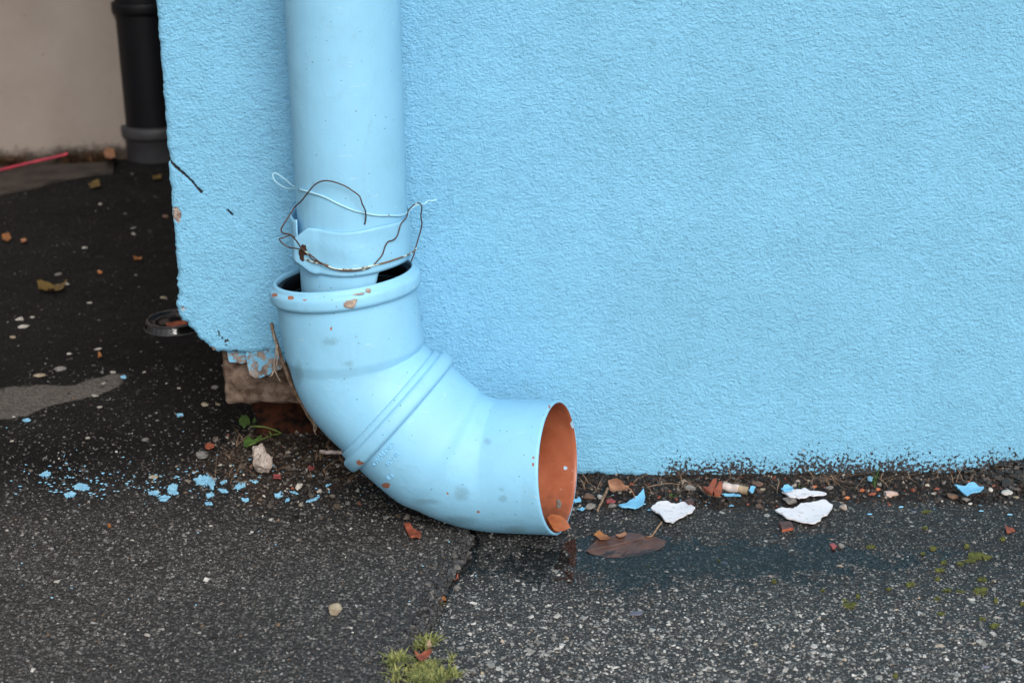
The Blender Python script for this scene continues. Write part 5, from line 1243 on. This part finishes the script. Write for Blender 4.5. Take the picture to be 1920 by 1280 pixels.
for a, b_, w, h, lab in [(1192, 1144, 26, 20, 'lilac grey round stone set in the slab below the outlet'), (1704, 1250, 17, 14, 'lilac grey round stone at the bottom right'), (1848, 1247, 16, 9, 'flat lilac grey stone at the bottom right corner'), (1358, 1052, 16, 10, 'lilac grey flat stone in the puddle'), (1083, 1043, 16, 8, 'pale lilac stone at the edge of the outlet reflection'), (1712, 957, 14, 8, 'lilac grey stone near the far moss')]:
    stone('inset_stone', a, b_, w, h, M['lilac'] if 'lilac' in M else M.setdefault('lilac', simple('lilac_grey_stone', (.17, .165, .205), .5, (.12, .12, .15), 100, .3, 300)), int(a), lab, 'stone', sink=.42, flat=.30)

# ------------------------------------------------------------------ loose grit and asphalt grains (nobody could count them)
def hull_variants(k, npts, seed):
    out = []; r = random.Random(seed)
    for _ in range(k):
        bm = bmesh.new()
        for _ in range(npts):
            v = Vector((r.gauss(0, 1), r.gauss(0, 1), r.gauss(0, 1))).normalized()*r.uniform(.8, 1.0); bm.verts.new(v)
        res = bmesh.ops.convex_hull(bm, input=bm.verts[:]); bmesh.ops.triangulate(bm, faces=bm.faces[:])
        bm.verts.index_update(); V = np.array([v.co[:] for v in bm.verts]); F = np.array([[v.index for v in f.verts] for f in bm.faces]); out.append((V, F)); bm.free()
    return out
HV = hull_variants(10, 9, 3)
def grains(name, X, Y, S, flat, colors, sink, label, seed, zoff=0.0, aniso=.35):
    r = np.random.default_rng(seed); n = len(X); Z = GH(X, Y)+zoff; var = r.integers(0, len(HV), n); VV_, FF_, CC_ = [], [], []; off = 0
    ang = r.uniform(0, 2*np.pi, n); tx = r.normal(0, .35, n); sx = S*(1+aniso*r.uniform(-1, 1, n)); sy = S*(1+aniso*r.uniform(-1, 1, n)); sz = S*flat*(1+.3*r.uniform(-1, 1, n))
    for k, (V, F) in enumerate(HV):
        idx = np.where(var == k)[0]
        if len(idx) == 0: continue
        m = len(idx); P = V[None]*np.stack([sx[idx], sy[idx], sz[idx]], 1)[:, None, :]
        c, s_ = np.cos(ang[idx])[:, None], np.sin(ang[idx])[:, None]; x = P[..., 0]*c-P[..., 1]*s_; y = P[..., 0]*s_+P[..., 1]*c; z = P[..., 2]
        c2, s2 = np.cos(tx[idx])[:, None], np.sin(tx[idx])[:, None]; y2 = y*c2-z*s2; z2 = y*s2+z*c2
        W = np.stack([x+X[idx][:, None], y2+Y[idx][:, None], z2+(Z[idx]+sz[idx]*(1-2*sink))[:, None]], -1).reshape(-1, 3)
        Fi = (F[None]+(np.arange(m)*len(V))[:, None, None]+off).reshape(-1, 3); VV_.append(W); FF_.append(Fi); off += m*len(V)
        CC_.append(np.repeat(colors[idx], len(V), axis=0))
    o = mk(name, np.vstack(VV_), np.vstack(FF_), M['grains'], None, False, {'Col': np.vstack(CC_)}); tag(o, label, kind='stuff'); return o
def pick(r, n, table):
    cols = np.array([t[0] for t in table]); w = np.array([t[1] for t in table], float); w /= w.sum(); i = r.choice(len(table), n, p=w)
    return cols[i]*r.uniform(.75, 1.25, (n, 1))
r = np.random.default_rng(11)
# right slab: pale limestone chips set in binder
n = 30000; X = r.uniform(-.12, .56, n); Y = r.uniform(-.47, -.03, n)
dens = .45+.55*smooth(-.10, -.30, Y); lf = on_z(1176, 1022, 0); k = (np.hypot((X-lf.x)/.040, (Y-lf.y)/.026) > 1) & (X > joint_x(Y)+.002) & (soil_mask(X, Y) < .5) & (r.uniform(0, 1, n) < dens); X, Y = X[k], Y[k]; n = len(X)
S = np.clip(r.lognormal(math.log(.00115), .48, n), .0006, .0040)
wetk = (1-.45*np.maximum(smooth(-.33, -.13, Y), .8*smooth(.30, .52, X)))[:, None]
S = S*(1+.45*(1-smooth(-.42, -.20, Y)))
grains('slab_chips', X, Y, S, .60, wetk*pick(r, n, [((.47, .455, .43), 22), ((.33, .32, .30), 28), ((.19, .185, .175), 28), ((.09, .088, .085), 22), ((.42, .34, .26), 3)]), .68, 'pale limestone chips set in the dark right hand slab', 1)
# left carpet: fine dark grains
n = 42000; X = r.uniform(-.60, .02, n); Y = r.uniform(-.47, .32, n)
k = (X < joint_x(Y)-.001) & (r.uniform(0, 1, n) < .06+.16*smooth(.32, .02, Y)+.78*smooth(.05, -.20, Y)) & ((Y < .03) | (X < -.27)); X, Y = X[k], Y[k]; n = len(X)
S = np.clip(r.lognormal(math.log(.00125), .35, n), .0006, .0034)
grains('asphalt_grains', X, Y, S, .8, pick(r, n, [((.080, .076, .074), 40), ((.135, .129, .124), 28), ((.046, .044, .044), 24), ((.23, .22, .21), 9), ((.42, .40, .37), 1.2), ((.12, .08, .05), 2)]), .50, 'fine dark grains of the left asphalt carpet', 2)
# rugged broken edge of the carpet
n = 900; Y = r.uniform(-.46, -.06, n); X = joint_x(Y)-np.abs(r.normal(0, .006, n))-.001; S = r.uniform(.0012, .0036, n)
grains('joint_crumbs', X, Y, S, .85, pick(r, n, [((.035, .034, .036), 50), ((.065, .062, .062), 40), ((.12, .11, .10), 10)]), .35, 'coarse dark crumbs along the broken asphalt edge', 3)
# passage: sparse grit, tinted dark to follow the painted shade
n = 4200; X = r.uniform(-1.05, -.22, n); Y = r.uniform(.0, 1.35, n); S = np.clip(r.lognormal(math.log(.0011), .5, n), .0006, .0045)
grains('passage_grit', X, Y, S, .6, pick(r, n, [((.014, .013, .012), 60), ((.035, .031, .029), 25), ((.15, .135, .12), 9), ((.30, .27, .24), 2.5), ((.12, .06, .035), 3)]), .45, 'sparse pale grit on the dark asphalt of the passage', 4)
# soil debris: strip by the wall and mound under the corner
n = 9500; X = r.uniform(.02, .60, n); Y = r.uniform(-.085, .03, n); k = r.uniform(0, 1, n) < soil_mask(X, Y)**1.5; X, Y = X[k], Y[k]; n = len(X)
S = np.clip(r.lognormal(math.log(.00125), .50, n), .0006, .0042)*np.where(Y > -.012, .7, 1.0)
BR_ = [((.018, .012, .009), 34), ((.040, .026, .018), 24), ((.08, .052, .038), 14), ((.020, .018, .018), 16), ((.26, .07, .035), 3.5), ((.34, .29, .24), 6), ((.16, .15, .14), 6), ((.18, .42, .58), .5)]
grains('wall_foot_debris', X, Y, S, .7, pick(r, n, BR_), .30, 'brown soil crumbs and bits heaped along the foot of the blue wall', 5)
n = 9500; X = r.uniform(-.36, .0, n); Y = r.uniform(-.10, .16, n); k = r.uniform(0, 1, n) < np.maximum(soil_mask(X, Y), .35*(X > -.25)*(Y < .0)); X, Y = X[k], Y[k]; n = len(X)
S = np.clip(r.lognormal(math.log(.0013), .55, n), .0006, .0055)
BR2 = [((.026, .022, .019), 32), ((.050, .040, .032), 24), ((.10, .078, .058), 18), ((.19, .165, .135), 12), ((.24, .075, .040), 2), ((.42, .38, .33), 5), ((.016, .015, .015), 14)]
grains('corner_debris', X, Y, S, .7, pick(r, n, BR2), .28, 'loose soil and grit heaped under the broken wall corner', 6)
# lumps of dark soil and broken asphalt at the far right
n = 500; X = r.normal(.51, .035, n); Y = r.normal(-.022, .018, n); k = Y < -.004; X, Y = X[k], Y[k]; n = len(X)
grains('dark_lumps', X, Y, r.uniform(.002, .006, n), .5, pick(r, n, [((.030, .025, .022), 60), ((.055, .045, .04), 30), ((.08, .06, .045), 10)]), .30, 'dark broken asphalt lumps against the wall far right', 7)
# dry fibres in the debris
V, F = blades([tuple(Vector((float(a), float(b_), float(GH(np.array([a]), np.array([b_]))[0])+.001))) for a, b_ in zip(r.uniform(.07, .5, 60), r.uniform(-.045, -.004, 60))]+[tuple(Vector((float(a), float(b_), float(GH(np.array([a]), np.array([b_]))[0])+.001))) for a, b_ in zip(r.uniform(-.3, -.12, 50), r.uniform(-.05, .07, 50))], 260, .010, .0004, 2.6, 9)
o = mk('dry_fibres', V, F, M['twig']); tag(o, 'thin dry plant fibres tangled in the soil crumbs', kind='stuff')
